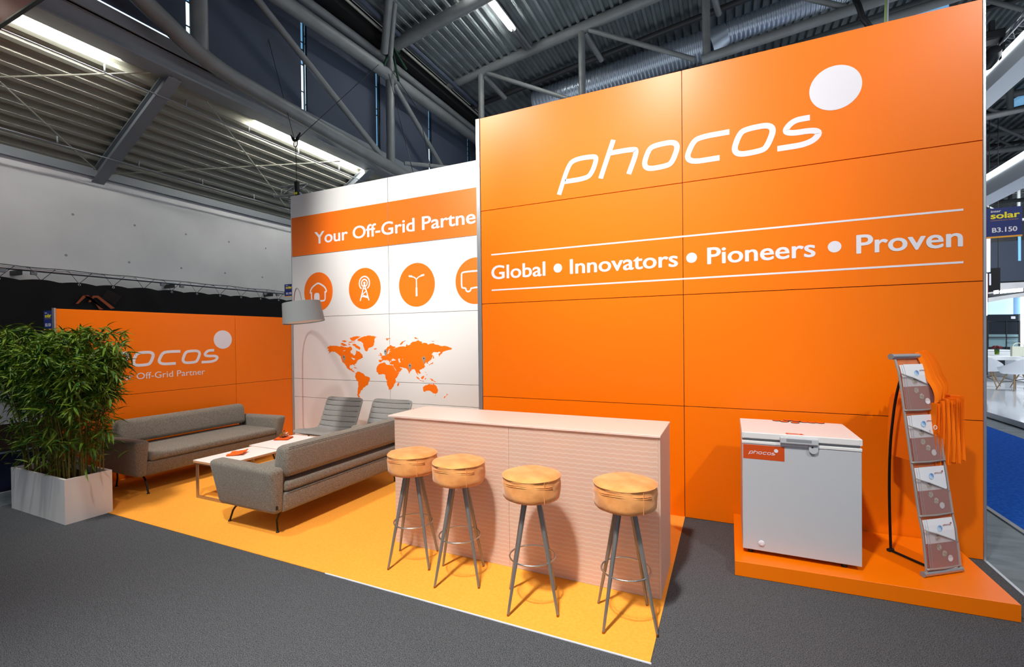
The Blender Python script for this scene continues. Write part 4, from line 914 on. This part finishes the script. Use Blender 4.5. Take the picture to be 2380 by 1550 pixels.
for nm, z, r in (('foot_bar', .118, .017), ('top_bar', 1.478, .019)):
    P = [St(-.008, z), St(WL + .008, z)]; o = obj(nm, loc(tube(nb(), P, r, 20)), 'alu', t, True, 50)
    b = nb()
    for s, q in ((-1, P[0]), (1, P[1])): tube(b, [q, q + wd * s * .006], r * 1.06, 20)
    obj('end_cap', loc(b), 'grey_plastic', o, True, 50)
pole = [V((*(A0 + wd * WL / 2 + bk * s)[:2], z)) for s, z in ((.318, .115), (.325, .35), (.328, .6), (.320, .85), (.303, 1.02), (.285, 1.16), (.262, 1.27), (.235, 1.36), (.20, 1.455))]
obj('support_pole', loc(tube(nb(), chaikin([tuple(q) for q in pole], 2), .0085, 12)), 'black_metal', t, True, 60)
p0 = A0 + wd * WL / 2; b = nb(); tube(b, [V((*(p0 + bk * .01)[:2], .108)), V((*(p0 + bk * .325)[:2], .108))], .011, 10, sc2=.7); obj('foot_arm', loc(b), 'black_metal', t, True, 50)
b = nb(); tube(b, [V((*(p0 + bk * .32 - wd * .02)[:2], .110)), V((*(p0 + bk * .32 + wd * .02)[:2], .110))], .013, 12); obj('foot_block', loc(b), 'black_plastic', t, True, 50)
PK = [(1.130, 1.367), (.800, 1.035), (.470, .703), (.150, .392)]
for i, (zb, zl) in enumerate(PK):
    rows = 7; L_ = [zb + (zl - zb) * k / rows for k in range(rows + 1)]; R_ = [zb + (zl - .098 - zb) * k / rows for k in range(rows + 1)]
    obj('pocket_film', loc(strip(nb(), [St(.012, z, .022) for z in L_], [St(WL - .012, z, .022) for z in R_], .0008)), 'mesh_net', t)
    b = nb(); tube(b, [St(.008, zl, .024), St(WL * .35, zl - .030, .026), St(WL - .012, zl - .098, .014)], .0045, 6); obj('pocket_lip', loc(b), 'net_edge', t, True)
    b = nb(); tube(b, [St(.004, zb, .012), St(WL / 2, zb - .003, .016), St(WL - .004, zb, .012)], .006, 6); obj('pocket_seam', loc(b), 'net_edge', t, True)
PN = ['top', 'second', 'third', 'lowest']
for i, (zb, zl) in enumerate(PK):
    for j in range(3):
        a0 = .024 + .012 * j + (.004 if i == 0 else 0); off = .006 + .0045 * j; hB, wB = .285 + .004 * (j == 2), .205
        zs = [zb + .008 + hB * k / 8 for k in range(9)]
        org = St(a0, zs[0], off)
        br = thing('brochure', ('foremost folder' if j == 2 else 'middle folder' if j == 1 else 'rearmost folder') + ' with white top and brick red foot in the %s pocket of the stand' % PN[i], 'brochure', org, 0, 'brochures in the stand pockets')
        lo = lambda bm: (bmesh.ops.translate(bm, vec=-org, verts=bm.verts), bm)[1]
        obj('cover', lo(strip(nb(), [St(a0, z, off) for z in zs], [St(a0 + wB, z, off) for z in zs], .0012)), 'paper', br)
        e = .0016
        fz = zs[:4] if True else zs
        obj('red_foot', lo(strip(nb(), [St(a0, z, off + e) for z in zs[:5]], [St(a0 + wB, z, off + e) for z in zs[:5]], .0004)), 'brochure_red', br)
        if j == 2:
            zc = (zs[0] + zs[-1]) / 2; up_ = (St(0, zs[-1]) - St(0, zs[0])).normalized(); nn = wd.cross(up_).normalized(); nn = nn if nn.dot(bk) < 0 else -nn
            fr = Fr(St(a0, zs[0], off) + nn * .0040, wd, up_, nn); 
            md = St(a0, zc, off); dv = (md - (St(a0, zs[0], off).lerp(St(a0, zs[-1], off), .5))).dot(nn)
            fr.o += nn * max(0, dv)
            for cx_, cy_, r, mm in ((.088, .232, .019, 'brochure_blue'), (.062, .178, .019, 'brochure_photo'), (.062, .120, .019, 'brochure_photo'), (.098, .078, .019, 'brochure_photo'), (.140, .046, .020, 'paper')):
                obj('round_picture', lo(disc(nb(), cx_, cy_, r, fr, 0, .0004, 20)), mm, br)
            b = lo(logo(nb(), Fr(fr.p(.115, .243), fr.u, fr.v, fr.n), .029, .0004)); obj('word_mark', b, 'brochure_red', br)

# ---- tote bags hanging over the top bar
TOP = A0 + bk * .189
PLACE = ['nearest the viewer', 'second from the viewer', 'third from the viewer', 'fourth from the viewer', 'fifth from the viewer', 'farthest from the viewer']
for i in range(6):
    n_ = V((1.238 + .034 * i, 3.92 + .026 * i, 0)); f_ = V((1.068 + .016 * i, 4.24 + .020 * i, 0)); d = (f_ - n_); L = d.length; d.normalize(); q = V((d.y, -d.x, 0))
    if q.x < 0: q = -q
    zt_, zb_ = 1.172 + .010 * (i % 3) + .004 * i, .750 + .012 * (i % 2) + .004 * i
    t = thing('tote_bag', 'orange cotton tote bag hanging from the stand top, %s' % PLACE[i], 'bag', n_ + V((0, 0, zb_)), 0, 'orange tote bags hanging on the brochure stand')
    b = nb(); rings = []; th = .015
    for k in range(13):
        z = (zt_ - zb_) * k / 12; u = k / 12; w1 = .004 * sin(3 * u + i * 2); g = .022 + .008 * sin(i + 4 * u)
        sec = [(0, -th), (.05, -th - w1), (L * .5, -th * .8 + w1), (L, -th), (L - .035, 0), (L, th), (L * .5, th * .8 + w1), (.05, th + w1), (0, th * .9), (g, .004 * sin(2 + i))]
        rings.append([b.verts.new(V((0, 0, z - (.014 if (k == 0 and m_ == 9) else 0) + (.020 if (k == 0 and m_ == 9) else 0))) + d * (a + .006 * sin(5 * u + i)) + q * (c_ * (.75 + .45 * (1 - u)))) for m_, (a, c_) in enumerate(sec)])
    for A_, B_ in zip(rings, rings[1:]):
        for k in range(10): b.faces.new((A_[k], A_[(k + 1) % 10], B_[(k + 1) % 10], B_[k]))
    b.faces.new(rings[0][::-1]); b.faces.new(rings[-1]); o = obj('body', b, 'tote', t, True, 25)
    b = nb(); 
    for s in (-1, 1): tube(b, [d * .0 + q * (s * th * (1.15)) + V((0, 0, .006)), d * .0 + q * (s * th * .98) + V((0, 0, (zt_ - zb_) * .5)), q * (s * th * .72) + V((0, 0, zt_ - zb_ - .004))], .0018, 5)
    obj('edge_seam', b, 'tote', o)
    for s in (0, 1):
        aa = WL - .085 + .009 * i + .005 * s; tp = TOP + wd * aa + V((0, 0, 1.500 - .112 + .003 * (i % 2))) ; tp = V((tp.x, tp.y, 1.500 + .002 * i + .004 * s))
        e0 = V((1.232 + .014 * i + .010 * s, 3.93 + .020 * i + .02 * s, zt_ + .002))
        bul = V((.030 + .007 * i + .008 * s, -.004 * i, .0))
        P = arc(tuple(tp - wd * .0 + V((-.0, .0, 0))), tuple(tp + bul * .75 + V((0, 0, -.01))), tuple(e0.lerp(tp, .45) + bul * .42), 7) + arc(tuple(e0.lerp(tp, .45) + bul * .42), tuple(e0 + V((.01, 0, .07)) + bul * .15), tuple(e0), 6)[1:]
        pre = [tuple(tp + bk * .02 + V((0, 0, -.05))), tuple(tp + bk * .012 + V((0, 0, -.006)))]
        P = [V(p) - n_ - V((0, 0, zb_)) for p in pre + P]
        wv = (d * .55 + V((.35, -.75, 0))).normalized() * .012
        wv = V((.0125, .003 * (-1) ** i, .005))
        obj('strap', strip(nb(), [p - wv for p in P], [p + wv for p in P], .0022), 'tote', t, True, 50)
b = nb(); tube(b, [(1.214 + .013 * cos(a) * .6, 3.893 - .004, 1.02 + .013 * sin(a)) for a in [2 * pi * k / 16 for k in range(16)]], .0022, 6, closed=True)
tag(obj('bag_clip', b, 'white_plain', None, True), 'small white ring clipped to the front tote bag edge', 'clip')

# ================================================================ LEFT OF THE HALL
bt = thing('banner', 'long black banner lashed to a pipe rail along the grey hall wall', 'banner', (-9.75, 0, 0))
NY, NZ = 300, 14; Y0_, Y1_ = -2.0, 13.0; rnd = random.Random(3)
eyes = [2.55 + .47 * k for k in range(-9, 22)]
b = nb(); g = []
for i in range(NY + 1):
    y = Y0_ + (Y1_ - Y0_) * i / NY; row = []
    de = min(abs(y - e) for e in eyes)
    for j in range(NZ + 1):
        u = j / NZ; z = 1.06 + (2.62 - 1.06) * u - (.030 * min(1, de / .235) ** 2 if j == NZ else 0)
        fx = .010 * sin(y * 5.1 + 2.2 * u) * (1 - u * .3) + .007 * sin(y * 13 - 5 * (1 - u)) * u + 0.022 * math.exp(-((y - 4.9 - 1.2 * (1 - u)) / .10) ** 2) + .012 * math.exp(-((y - 3.55 + .9 * (1 - u)) / .08) ** 2)
        row.append(b.verts.new((fx, y, z)))
    g.append(row)
for i in range(NY):
    for j in range(NZ): b.faces.new((g[i][j], g[i + 1][j], g[i + 1][j + 1], g[i][j + 1]))
r_ = bmesh.ops.extrude_face_region(b, geom=b.faces[:]); bmesh.ops.translate(b, vec=(-.006, 0, 0), verts=[q for q in r_['geom'] if isinstance(q, bmesh.types.BMVert)])
obj('cloth', b, 'banner', bt, True, 60)
frH = Fr((.045, 0, 0), (0, 1, 0), (0, 0, 1), (1, 0, 0))
def bp(px, py): q = up(px, py, 'x', -9.70); return (q.y, q.z)
b = nb()
for P in (((176, 706), (182, 706), (201, 689), (212, 690), (231, 719), (241, 719), (206, 686), (194, 686)), ((205, 702), (211, 702), (219, 692), (226, 692), (258, 718), (267, 716), (229, 687), (217, 687))):
    prism(b, [bp(*q) for q in P], frH, -.0, .002)
obj('roof_mark', b, 'banner_mark', bt)
b = nb()
for k in range(12):
    x0, y0 = 238 + k * 2.6, 692 - 0 + k * 1.4; prism(b, [bp(x0 + 14, y0 - 19), bp(x0 + 15, y0 - 18.4), bp(x0 + 1, y0 + .6), bp(x0, y0)], frH, 0, .001)
obj('line_field', b, 'banner_dim', bt)
a_, c2_ = bp(490, 734)[0], bp(549, 737)[0]
obj('lettering', text(nb(), 'PARTNERS', frH, a_, c2_, bp(520, 737)[1] - .0, .055, .0), 'banner_dim', bt)
rt = thing('rail', 'long silver pipe rail above the black banner', 'rail', (-9.75, 0, 2.76))
obj('pipe', tube(nb(), [(0, -3, 0), (0, 14, 0)], .028, 12), 'alu', rt, True, 50)
for y in (1.1, 3.25, 5.4, 7.55, 9.7):
    obj('wall_bracket', box(nb(), (-.24, y - .03, -.09), (.01, y + .03, -.02), .004), 'dark_steel', rt)
    for dy in (-.18, .16): obj('clamp', box(nb(), (-.03, y + dy - .035, -.075), (.02, y + dy + .035, .0), .006), 'grey_plastic', rt)
b = nb()
for i, e in enumerate(eyes[6:]): tube(b, [(.0, e, 2.60), (.03, e - .14, 2.79), (-.02, e - .16, 2.79)], .004, 4); tube(b, [(.0, e, 2.60), (.03, e + .16, 2.79), (-.02, e + .18, 2.79)], .004, 4)
tube(b, [(.03, y, 2.80 + .006 * sin(y * 7)) for y in [1.5 + .2 * k for k in range(50)]], .006, 5)
obj('lashing', b, 'cable', bt)
b = nb()
for e in eyes[6:]: lathe(b, [(.012, 0), (.02, .004), (.012, .006)], 12, mx=Matrix.Translation((.012, e, 2.585)) @ Matrix.Rotation(radians(90), 4, 'Y'))
obj('eyelets', b, 'steel', bt)
t = thing('overhead_sign', 'dusty red fascia board hanging in the top left corner', 'sign', (-6.3, 2.4, 5.3))
q0 = up(0, 60, 'y', 2.4); q1 = up(85, 0, 'y', 2.4); zr = (q0.z + q1.z) / 2
obj('board', box(nb(), (-4.2, 0, zr - 5.3 + .02), (.0, .03, 1.2)), 'red', t); obj('edge_trim', box(nb(), (-4.2, -.004, zr - 5.3), (.0, .034, zr - 5.3 + .02)), 'dark_steel', t)

# ---- rigging
t = thing('rigging_strap', 'dark green lifting strap wound round the roof truss node', 'strap', (-7.2, 8.7, 8.4))
b = nb()
for k in range(4): tube(b, [( .10 + .06 * k * .5 + .0, .16 * cos(a) + .09, .16 * sin(a) + .13) for a in [2 * pi * q / 20 for q in range(20)]], .028, 6, closed=True)
for e in ((.12, -.25, -.55), (.25, .1, -.75), (.55, .0, -.6)): tube(b, [(.16, -.02, .02), e], .028, 6)
obj('webbing', b, 'green', t, True)
def cable(name, P, r, label, m='cable', cat='cable'): return tag(obj(name, tube(nb(), P, r, 5), m), label, cat)
U_ = up
hk = U_(687, 327, 'y', 5.9); wt = U_(690, 440, 'y', 5.9)
cable('hanging_cable', [U_(600, 0, 'y', 5.9), U_(682, 316, 'y', 5.9), hk], .006, 'thin slanting steel cable running down to the ring above the white wall')
cable('hanging_cable', [U_(880, 150, 'y', 7.4), hk], .007, 'thin steel cable from the truss node down to the ring above the white wall')
cable('hanging_cable', [hk, wt], .006, 'vertical cable from the ring down to the chain hoist behind the white wall')
cable('hanging_cable', [U_(903, 170, 'x', -7.1), U_(960, 400, 'x', -5.6)], .008, 'thin cable slanting down from the green strap behind the white wall')
cable('hanging_cable', [U_(915, 170, 'x', -6.9), U_(975, 260, 'x', -6.2), U_(1000, 390, 'x', -5.2)], .007, 'second thin cable slanting down from the green strap')
t = thing('lifting_ring', 'steel ring with two hooks hanging above the white wall', 'ring', hk)
obj('ring', tube(nb(), [(.045 * cos(a), 0, .06 * sin(a) - .05) for a in [2 * pi * k / 20 for k in range(20)]], .009, 6, closed=True), 'black_metal', t, True)
for s in (-1, 1): obj('hook', tube(nb(), [(s * .12, 0, .12), (s * .04, 0, .02), (0, 0, 0)], [.012, .03, .02], 8), 'black_metal', t, True)
t = thing('chain_hoist', 'small black chain hoist with a yellow tag just above the white wall', 'hoist', wt)
obj('hook', box(nb(), (-.04, -.03, -.06), (.04, .03, .14), .015), 'black_plastic', t); obj('tag', box(nb(), (-.03, -.035, -.10), (.045, -.03, -.06), .005), 'yellow', t)
obj('lifting_sling', tube(nb(), [(0, 0, -.06), (-.03, 0, -.18), (-.06, 0, -.32)], .022, 6), 'black_plastic', t, True); obj('lifting_sling', tube(nb(), [(0, 0, -.06), (.07, 0, -.18), (.12, 0, -.30)], .022, 6), 'black_plastic', t, True)
def lattice(name, label, a, b_, upv, wv, n_, r=.022, rb_=.012, m='alu', cat='truss'):
    a, b_, upv, wv = V(a), V(b_), V(upv), V(wv); t = thing(name, label, cat, a); d = b_ - a
    ch = [wv * -.5, wv * .5, upv]
    for c_ in ch: obj('chord', tube(nb(), [c_, c_ + d], r, 10), m, t, True, 50)
    bm = nb()
    for k in range(n_):
        for i in range(3):
            p, q = ch[i], ch[(i + 1) % 3]; tube(bm, [p + d * (k / n_), q + d * ((k + .5) / n_), p + d * ((k + 1) / n_)], rb_, 6)
    obj('lacing', bm, m, t, True); return t
lattice('rigging_truss', 'short aluminium lattice truss end peeking over the left end of the white wall', U_(655, 462, 'y', 6.0), U_(655, 462, 'y', 6.0) + V((.55, .1, 0)), (0, 0, .22), (0, .30, 0), 2)
tag(obj('cable_pair', tube(nb(), [U_(2061, -20, 'y', 8), U_(2059, 25, 'y', 8), U_(2058, 90, 'y', 8)], .018, 6), mat('pale_green_cable', (170, 196, 120), .5), None, True), 'pale green hanging cable above the right half of the orange wall', 'cable')
tag(obj('cable_pair', tube(nb(), [U_(2064, -20, 'y', 8), U_(2062, 25, 'y', 8), U_(2061, 90, 'y', 8)], .016, 6), 'print_white', None, True), 'white hanging cable beside the green one above the orange wall', 'cable')
t = thing('rigging_strap', 'black lifting strap round the bottom chord at the top right', 'strap', U_(1993, 22, 'y', 11.0))
obj('webbing', tube(nb(), [(-.05, 0, .25), (.0, -.1, .0), (.06, -.1, -.25), (.2, -.05, -.45)], .05, 6), 'black_plastic', t, True)
# stay rods under the side roof
for i, (a, b_) in enumerate((((0, 179), (350, 169)), ((0, 190), (222, 393)), ((255, 405), (790, 375)), ((480, 235), (665, 480)))):
    def onroof(q):   # meets the sloping roof plane z = 4.55 + .54*(x+10) - .12
        d = U_(q[0], q[1], 'x', -1) - V((0, 0, H)); k = (4.43 + 5.4 - H) / (d.z - .54 * d.x); return V((0, 0, H)) + d * k
    cable('stay_rod', [onroof(a), onroof(b_)], .011, ['left horizontal stay rod under the side roof', 'left slanting stay rod under the side roof', 'long stay rod under the side roof right of the rafter', 'slanting stay rod right of the rafter'][i], 'deck_low', 'rod')
for i, off in enumerate((.35, 1.9)):
    b = nb(); x = -7.72 - off * .9; z = 4.55 + .54 * (x + 10) - .14; tube(b, [(x, -3, z), (x, 16, z)], .010, 6)
    for k in range(12): tube(b, [(x, .3 + 1.1 * k, z), (x, .3 + 1.1 * k, z + .12)], .012, 5)
    tag(obj('conduit', b, 'grey_plastic', None, True), 'thin conduit with clips under the side roof, ' + ('close to the edge beam' if i == 0 else 'close to the concrete wall'), 'pipe')

# ================================================================ RIGHT: NEIGHBOURING STANDS
fl = tag(obj('white_platform', box(nb(), (4.50, 9.0, 0), (18, 24, .10), .004), 'white_floor'), 'raised glossy white floor of the neighbouring stand', 'platform')
def slot(name, px, y, dep, m, t=None, z0=None):
    """board standing on plane y, outline given by surveyed corner points"""
    P = [U_(a, b_, 'y', y) for a, b_ in px]; bm = nb(); hexa(bm, P[::-1] + [p + V((0, dep, 0)) for p in P[::-1]]); return obj(name, bm, m, t)
for nm, x, z, lb, y1 in (('light_beam', 4.95, 6.98, 'upper white light box beam receding at the far right', 26), ('light_beam', 4.95, 4.79, 'lower white light box beam receding at the far right', 26)):
    t = thing(nm, lb, 'lamp', (x, 9, z))
    obj('casing', box(nb(), (-.02, 0, -.30), (.40, y1 - 9, .16), .01), 'white_plain', t)
    obj('light_panel', box(nb(), (-.035, .02, .03), (-.022, y1 - 9.02, .145)), 'led', t)
lattice('ceiling_truss', 'silver lattice truss above the upper light beam at the far right', (5.05, 9.2, 7.32), (5.05, 26, 7.32), (0, 0, .30), (.30, 0, 0), 44, .022, .010)
q = U_(2305, 120, 'y', 12.5); t = thing('spotlight', 'black moving head spotlight hanging right of the orange wall top', 'spotlight', q)
obj('base', box(nb(), (-.20, -.15, .18), (.16, .15, .36), .03), 'black_plastic', t); obj('hanging_clamp', box(nb(), (-.04, -.04, .36), (.04, .04, .60), .01), 'dark_steel', t)
for sx in (-1, 1): obj('yoke_arm', box(nb(), (sx * .17 - .03 - .02, -.06, -.20), (sx * .17 + .03 - .02, .06, .2), .02), 'black_plastic', t)
b = nb(); lathe(b, [(0, -.22), (.11, -.2), (.14, -.05), (.14, .1), (.10, .2), (0, .22)], 24, mx=Matrix.Translation((-.02, 0, -.12)) @ Matrix.Rotation(radians(70), 4, 'X')); obj('head', b, 'black_plastic', t, True, 50)
t = thing('flood_lamp', 'glowing flood lamp just right of the orange wall', 'lamp', U_(2299, 205, 'y', 14)); obj('lens', lathe(nb(), [(0, 0), (.10, 0), (.14, .07), (0, .12)], 20), 'led', t)
t = thing('flood_lamp', 'glowing flood lamp under the upper light beam at the picture edge', 'lamp', U_(2376, 138, 'y', 13)); obj('lens', lathe(nb(), [(0, 0), (.10, 0), (.14, .07), (0, .12)], 20), 'led', t)
for i, z in enumerate((7.5, 8.2)): cable('hanging_cable', [(5.35 + .5 * i, 15 + i, 4.8), (5.45 + .5 * i, 15 + i, 9.8)], .02, 'dark rigging cable %s behind the light beams' % ('left' if i == 0 else 'right'))
for i, z in enumerate((8.15, 8.9)): tag(obj('green_strap', tube(nb(), [(5.15 + .45 * i, 12.4 + .4 * i, z - 1.0), (5.2 + .45 * i, 12.4 + .4 * i, z - 1.35)], .05, 6), 'green', None, True), 'green strap on a cable, %s of two under the upper beam' % ('left' if i == 0 else 'right'), 'strap')
# far end of the hall
fe = struct(obj('wall_far', box(nb(), (-10, 46, 0), (40, 46.4, 11)), 'dark_steel'), 'dark far end wall of the hall')
obj('grey_band', box(nb(), (9, 45.9, 2.4), (40, 45.99, 5.2)), 'hall_wall', fe)
obj('blind_band', box(nb(), (9, 45.9, 5.3), (40, 45.99, 8.2)), 'blind', fe)
obj('daylight_slot', slot('daylight_slot', ((2368, 545), (2373, 545), (2373, 606), (2368, 606)), 45.8, .02, 'sky_glass').data and nb(), 'sky_glass', fe) if False else None
s_ = slot('daylight_slot', ((2366, 485), (2373, 485), (2373, 606), (2367, 606)), 45.8, .05, 'sky_glass', fe)
t = thing('column', 'white fabric column hanging under the number sign', 'column', (0, 0, 0)); slot('cover', ((2291, 553), (2302, 553), (2302, 632), (2291, 632)), 20, .3, 'white_plain', t)
t = thing('banner', 'black square banner with a white capital letter right of the orange wall', 'banner', (0, 0, 0)); slot('cloth', ((2291, 624), (2325, 622), (2325, 676), (2291, 680)), 22, .05, 'banner', t)
for px_ in (2300, 2320): q = U_(px_, 624, 'y', 22.02); obj('hanging_wire', tube(nb(), [q, q + V((0, 0, 5.5))], .012, 5), 'cable', t)
pA = U_(2299, 663, 'y', 21.98); obj('letter', text(nb(), 'I', Fr(pA, (1, 0, 0), (0, 0, 1), (0, -1, 0)), 0, .05, 0, .42, 0), 'print_white', t)
t = thing('light_panel', 'bright vertical light box at the edge of the tall orange wall', 'lamp', (0, 0, 0)); slot('panel', ((2289, 636), (2295, 636), (2295, 733), (2289, 733)), 16.5, .08, 'led', t); slot('red_edge', ((2295, 636), (2297, 636), (2297, 702), (2295, 702)), 16.5, .08, 'red', t); slot('post', ((2290, 734), (2296, 734), (2296, 872), (2290, 872)), 16.5, .08, 'dark_steel', t)
t = thing('truss_lamps', 'black truss with a row of bright lamps over the neighbouring stand', 'truss', (0, 0, 0)); slot('bar', ((2298, 683), (2380, 669), (2380, 680), (2298, 692)), 20.5, .2, 'dark_steel', t)
for k, x in enumerate((2317, 2332, 2344, 2358, 2372)):
    o = slot('lamp_head', ((x - (4 if k < 2 else 6), 675 - k * 1.2), (x + (4 if k < 2 else 6), 674 - k * 1.2), (x + (4 if k < 2 else 6), 682 - k * 1.2), (x - (4 if k < 2 else 6), 683 - k * 1.2)), 20.3, .1, 'led', t)
cb = thing('glass_cabin', 'glazed meeting cabin of the neighbouring stand with a pale lit fascia', 'cabin', (0, 0, 0))
slot('fascia', ((2297, 703), (2355, 692), (2355, 731), (2297, 731)), 21, .2, 'screen', cb); slot('fascia_end', ((2355, 692), (2376, 690), (2376, 731), (2355, 731)), 21, .2, 'blue_grey', cb)
slot('lintel', ((2296, 731), (2377, 730), (2377, 746), (2296, 747)), 21, .2, 'dark_glass', cb); slot('notice', ((2350, 735), (2360, 735), (2360, 741), (2350, 741)), 20.97, .02, 'print_white', cb)
for a, b_ in ((2297, 2338), (2340, 2368)):
    slot('glass_pane', ((a, 748), (b_, 748), (b_, 776), (a, 776)), 21, .05, 'dark_glass', cb); slot('frosted_pane', ((a, 777), (b_, 777), (b_, 806), (a, 806)), 21, .05, 'frost', cb); slot('lower_pane', ((a, 807), (b_, 807), (b_, 850), (a, 850)), 21, .05, 'dark_glass', cb)
    slot('rail', ((a, 783), (b_, 783), (b_, 785), (a, 785)), 20.95, .03, 'dark_steel', cb)
for x in (2296, 2338.5, 2368): slot('frame_post', ((x, 745), (x + 2, 745), (x + 2, 850), (x, 850)), 20.98, .1, 'dark_steel', cb)
pA = U_(2340, 799, 'y', 20.9); obj('lettering', text(nb(), 'ECOCOVE', Fr(pA, (1, 0, 0), (0, 0, 1), (0, -1, 0)), 0, .42, 0, .07, 0), 'dark_steel', cb)
slot('bright_post', ((2376, 690), (2381, 690), (2381, 812), (2376, 812)), 20.9, .1, 'led', cb)
dk = thing('display_counter', 'long white counter in front of the glass cabin', 'counter', (0, 0, 0)); slot('top_shelf', ((2290, 813), (2351, 813), (2351, 816), (2290, 816)), 20, .5, 'white_plain', dk); slot('front', ((2290, 817), (2352, 817), (2352, 828), (2290, 828)), 19.9, .5, 'white_plain', dk); slot('table_top', ((2288, 829), (2381, 829), (2381, 837), (2288, 837)), 19, .8, 'white_plain', dk)
slot('side_block', ((2361, 837), (2381, 837), (2381, 885), (2361, 885)), 18.9, .6, 'white_plain', dk)
tv = thing('tulip_vase', 'small glass of dark red tulips on the white counter', 'vase', U_(2317, 824, 'y', 19.6)); z0 = 0
obj('glass', lathe(nb(), [(0, 0), (.05, 0), (.06, .16), (.055, .16), (.045, .01), (0, .01)], 16), 'leaf', tv)
for k in range(5): obj('blossom', lathe(nb(), [(0, 0), (.04, .03), (.035, .08), (0, .10)], 10, (.09 * cos(k * 1.3), .05 * sin(k * 1.3), .17 + .02 * (k % 2))), 'tulip', tv, True)
t = thing('paper_bag', 'cream paper carrier bag standing on the white counter at the picture edge', 'bag', (0, 0, 0)); slot('body', ((2353, 805), (2381, 805), (2381, 828), (2353, 828)), 18.7, .12, 'cream', t)
q = U_(2367, 805, 'y', 18.75); obj('handle', tube(nb(), [q + V((.12 * cos(a), 0, .10 * sin(a))) for a in [pi * k / 8 for k in range(9)]], .012, 6), 'cream', t, True)
def shell_chair(label, loc, rz):
    t = thing('shell_armchair', label, 'chair', loc, rz, 'white shell armchairs on the neighbouring stand')
    b = nb(); NA, NR = 24, 8; g = []
    for i in range(NA + 1):
        a = radians(-215 + 250 * i / NA) + pi / 2 * 0; row = []
        for j in range(NR + 1):
            u = j / NR; back = .5 - .5 * cos(2 * pi * i / NA); hgt = .16 + .24 * back ** 1.3
            r = .20 + .12 * u ** .6; row.append(b.verts.new((r * cos(a) * 1.05, r * sin(a), .44 + hgt * u ** 1.6)))
        g.append(row)
    for i in range(NA):
        for j in range(NR): b.faces.new((g[i][j], g[i + 1][j], g[i + 1][j + 1], g[i][j + 1]))
    n_ = 24; c_ = b.verts.new((0, 0, .425)); ring = [b.verts.new((.20 * 1.05 * cos(2 * pi * k / n_), .20 * sin(2 * pi * k / n_), .44)) for k in range(n_)]
    for k in range(n_): b.faces.new((c_, ring[k], ring[(k + 1) % n_]))
    r_ = bmesh.ops.extrude_face_region(b, geom=b.faces[:]); bmesh.ops.translate(b, vec=(0, 0, -.012), verts=[q for q in r_['geom'] if isinstance(q, bmesh.types.BMVert)])
    obj('shell', b, 'shell', t, True, 50)
    for sx in (-1, 1):
        for sy in (-1, 1): obj('leg', tube(nb(), [(sx * .10, sy * .10, .42), (sx * .24, sy * .24, 0)], [.018, .011], 8), 'oak', t, True)
    b = nb(); tube(b, [(-.19, -.19, .18), (.15, .15, .32)], .006, 5); tube(b, [(.19, -.19, .18), (-.15, .15, .32)], .006, 5); tube(b, [(-.19, .19, .18), (.15, -.15, .32)], .006, 5); tube(b, [(.19, .19, .18), (-.15, -.15, .32)], .006, 5); obj('cross_brace', b, 'black_metal', t)
    return t
sc1 = shell_chair('white shell armchair on oak legs, front one of the neighbouring stand', (6.80, 16.6, .10), radians(20))
bpy.context.view_layer.update()
dup(sc1, (6.62, 17.6, .10), radians(-30), 'white shell armchair on oak legs, rear left one close to the orange wall edge')
dup(sc1, (7.35, 17.3, .10), radians(10), 'white shell armchair on oak legs, cut off by the right picture edge')
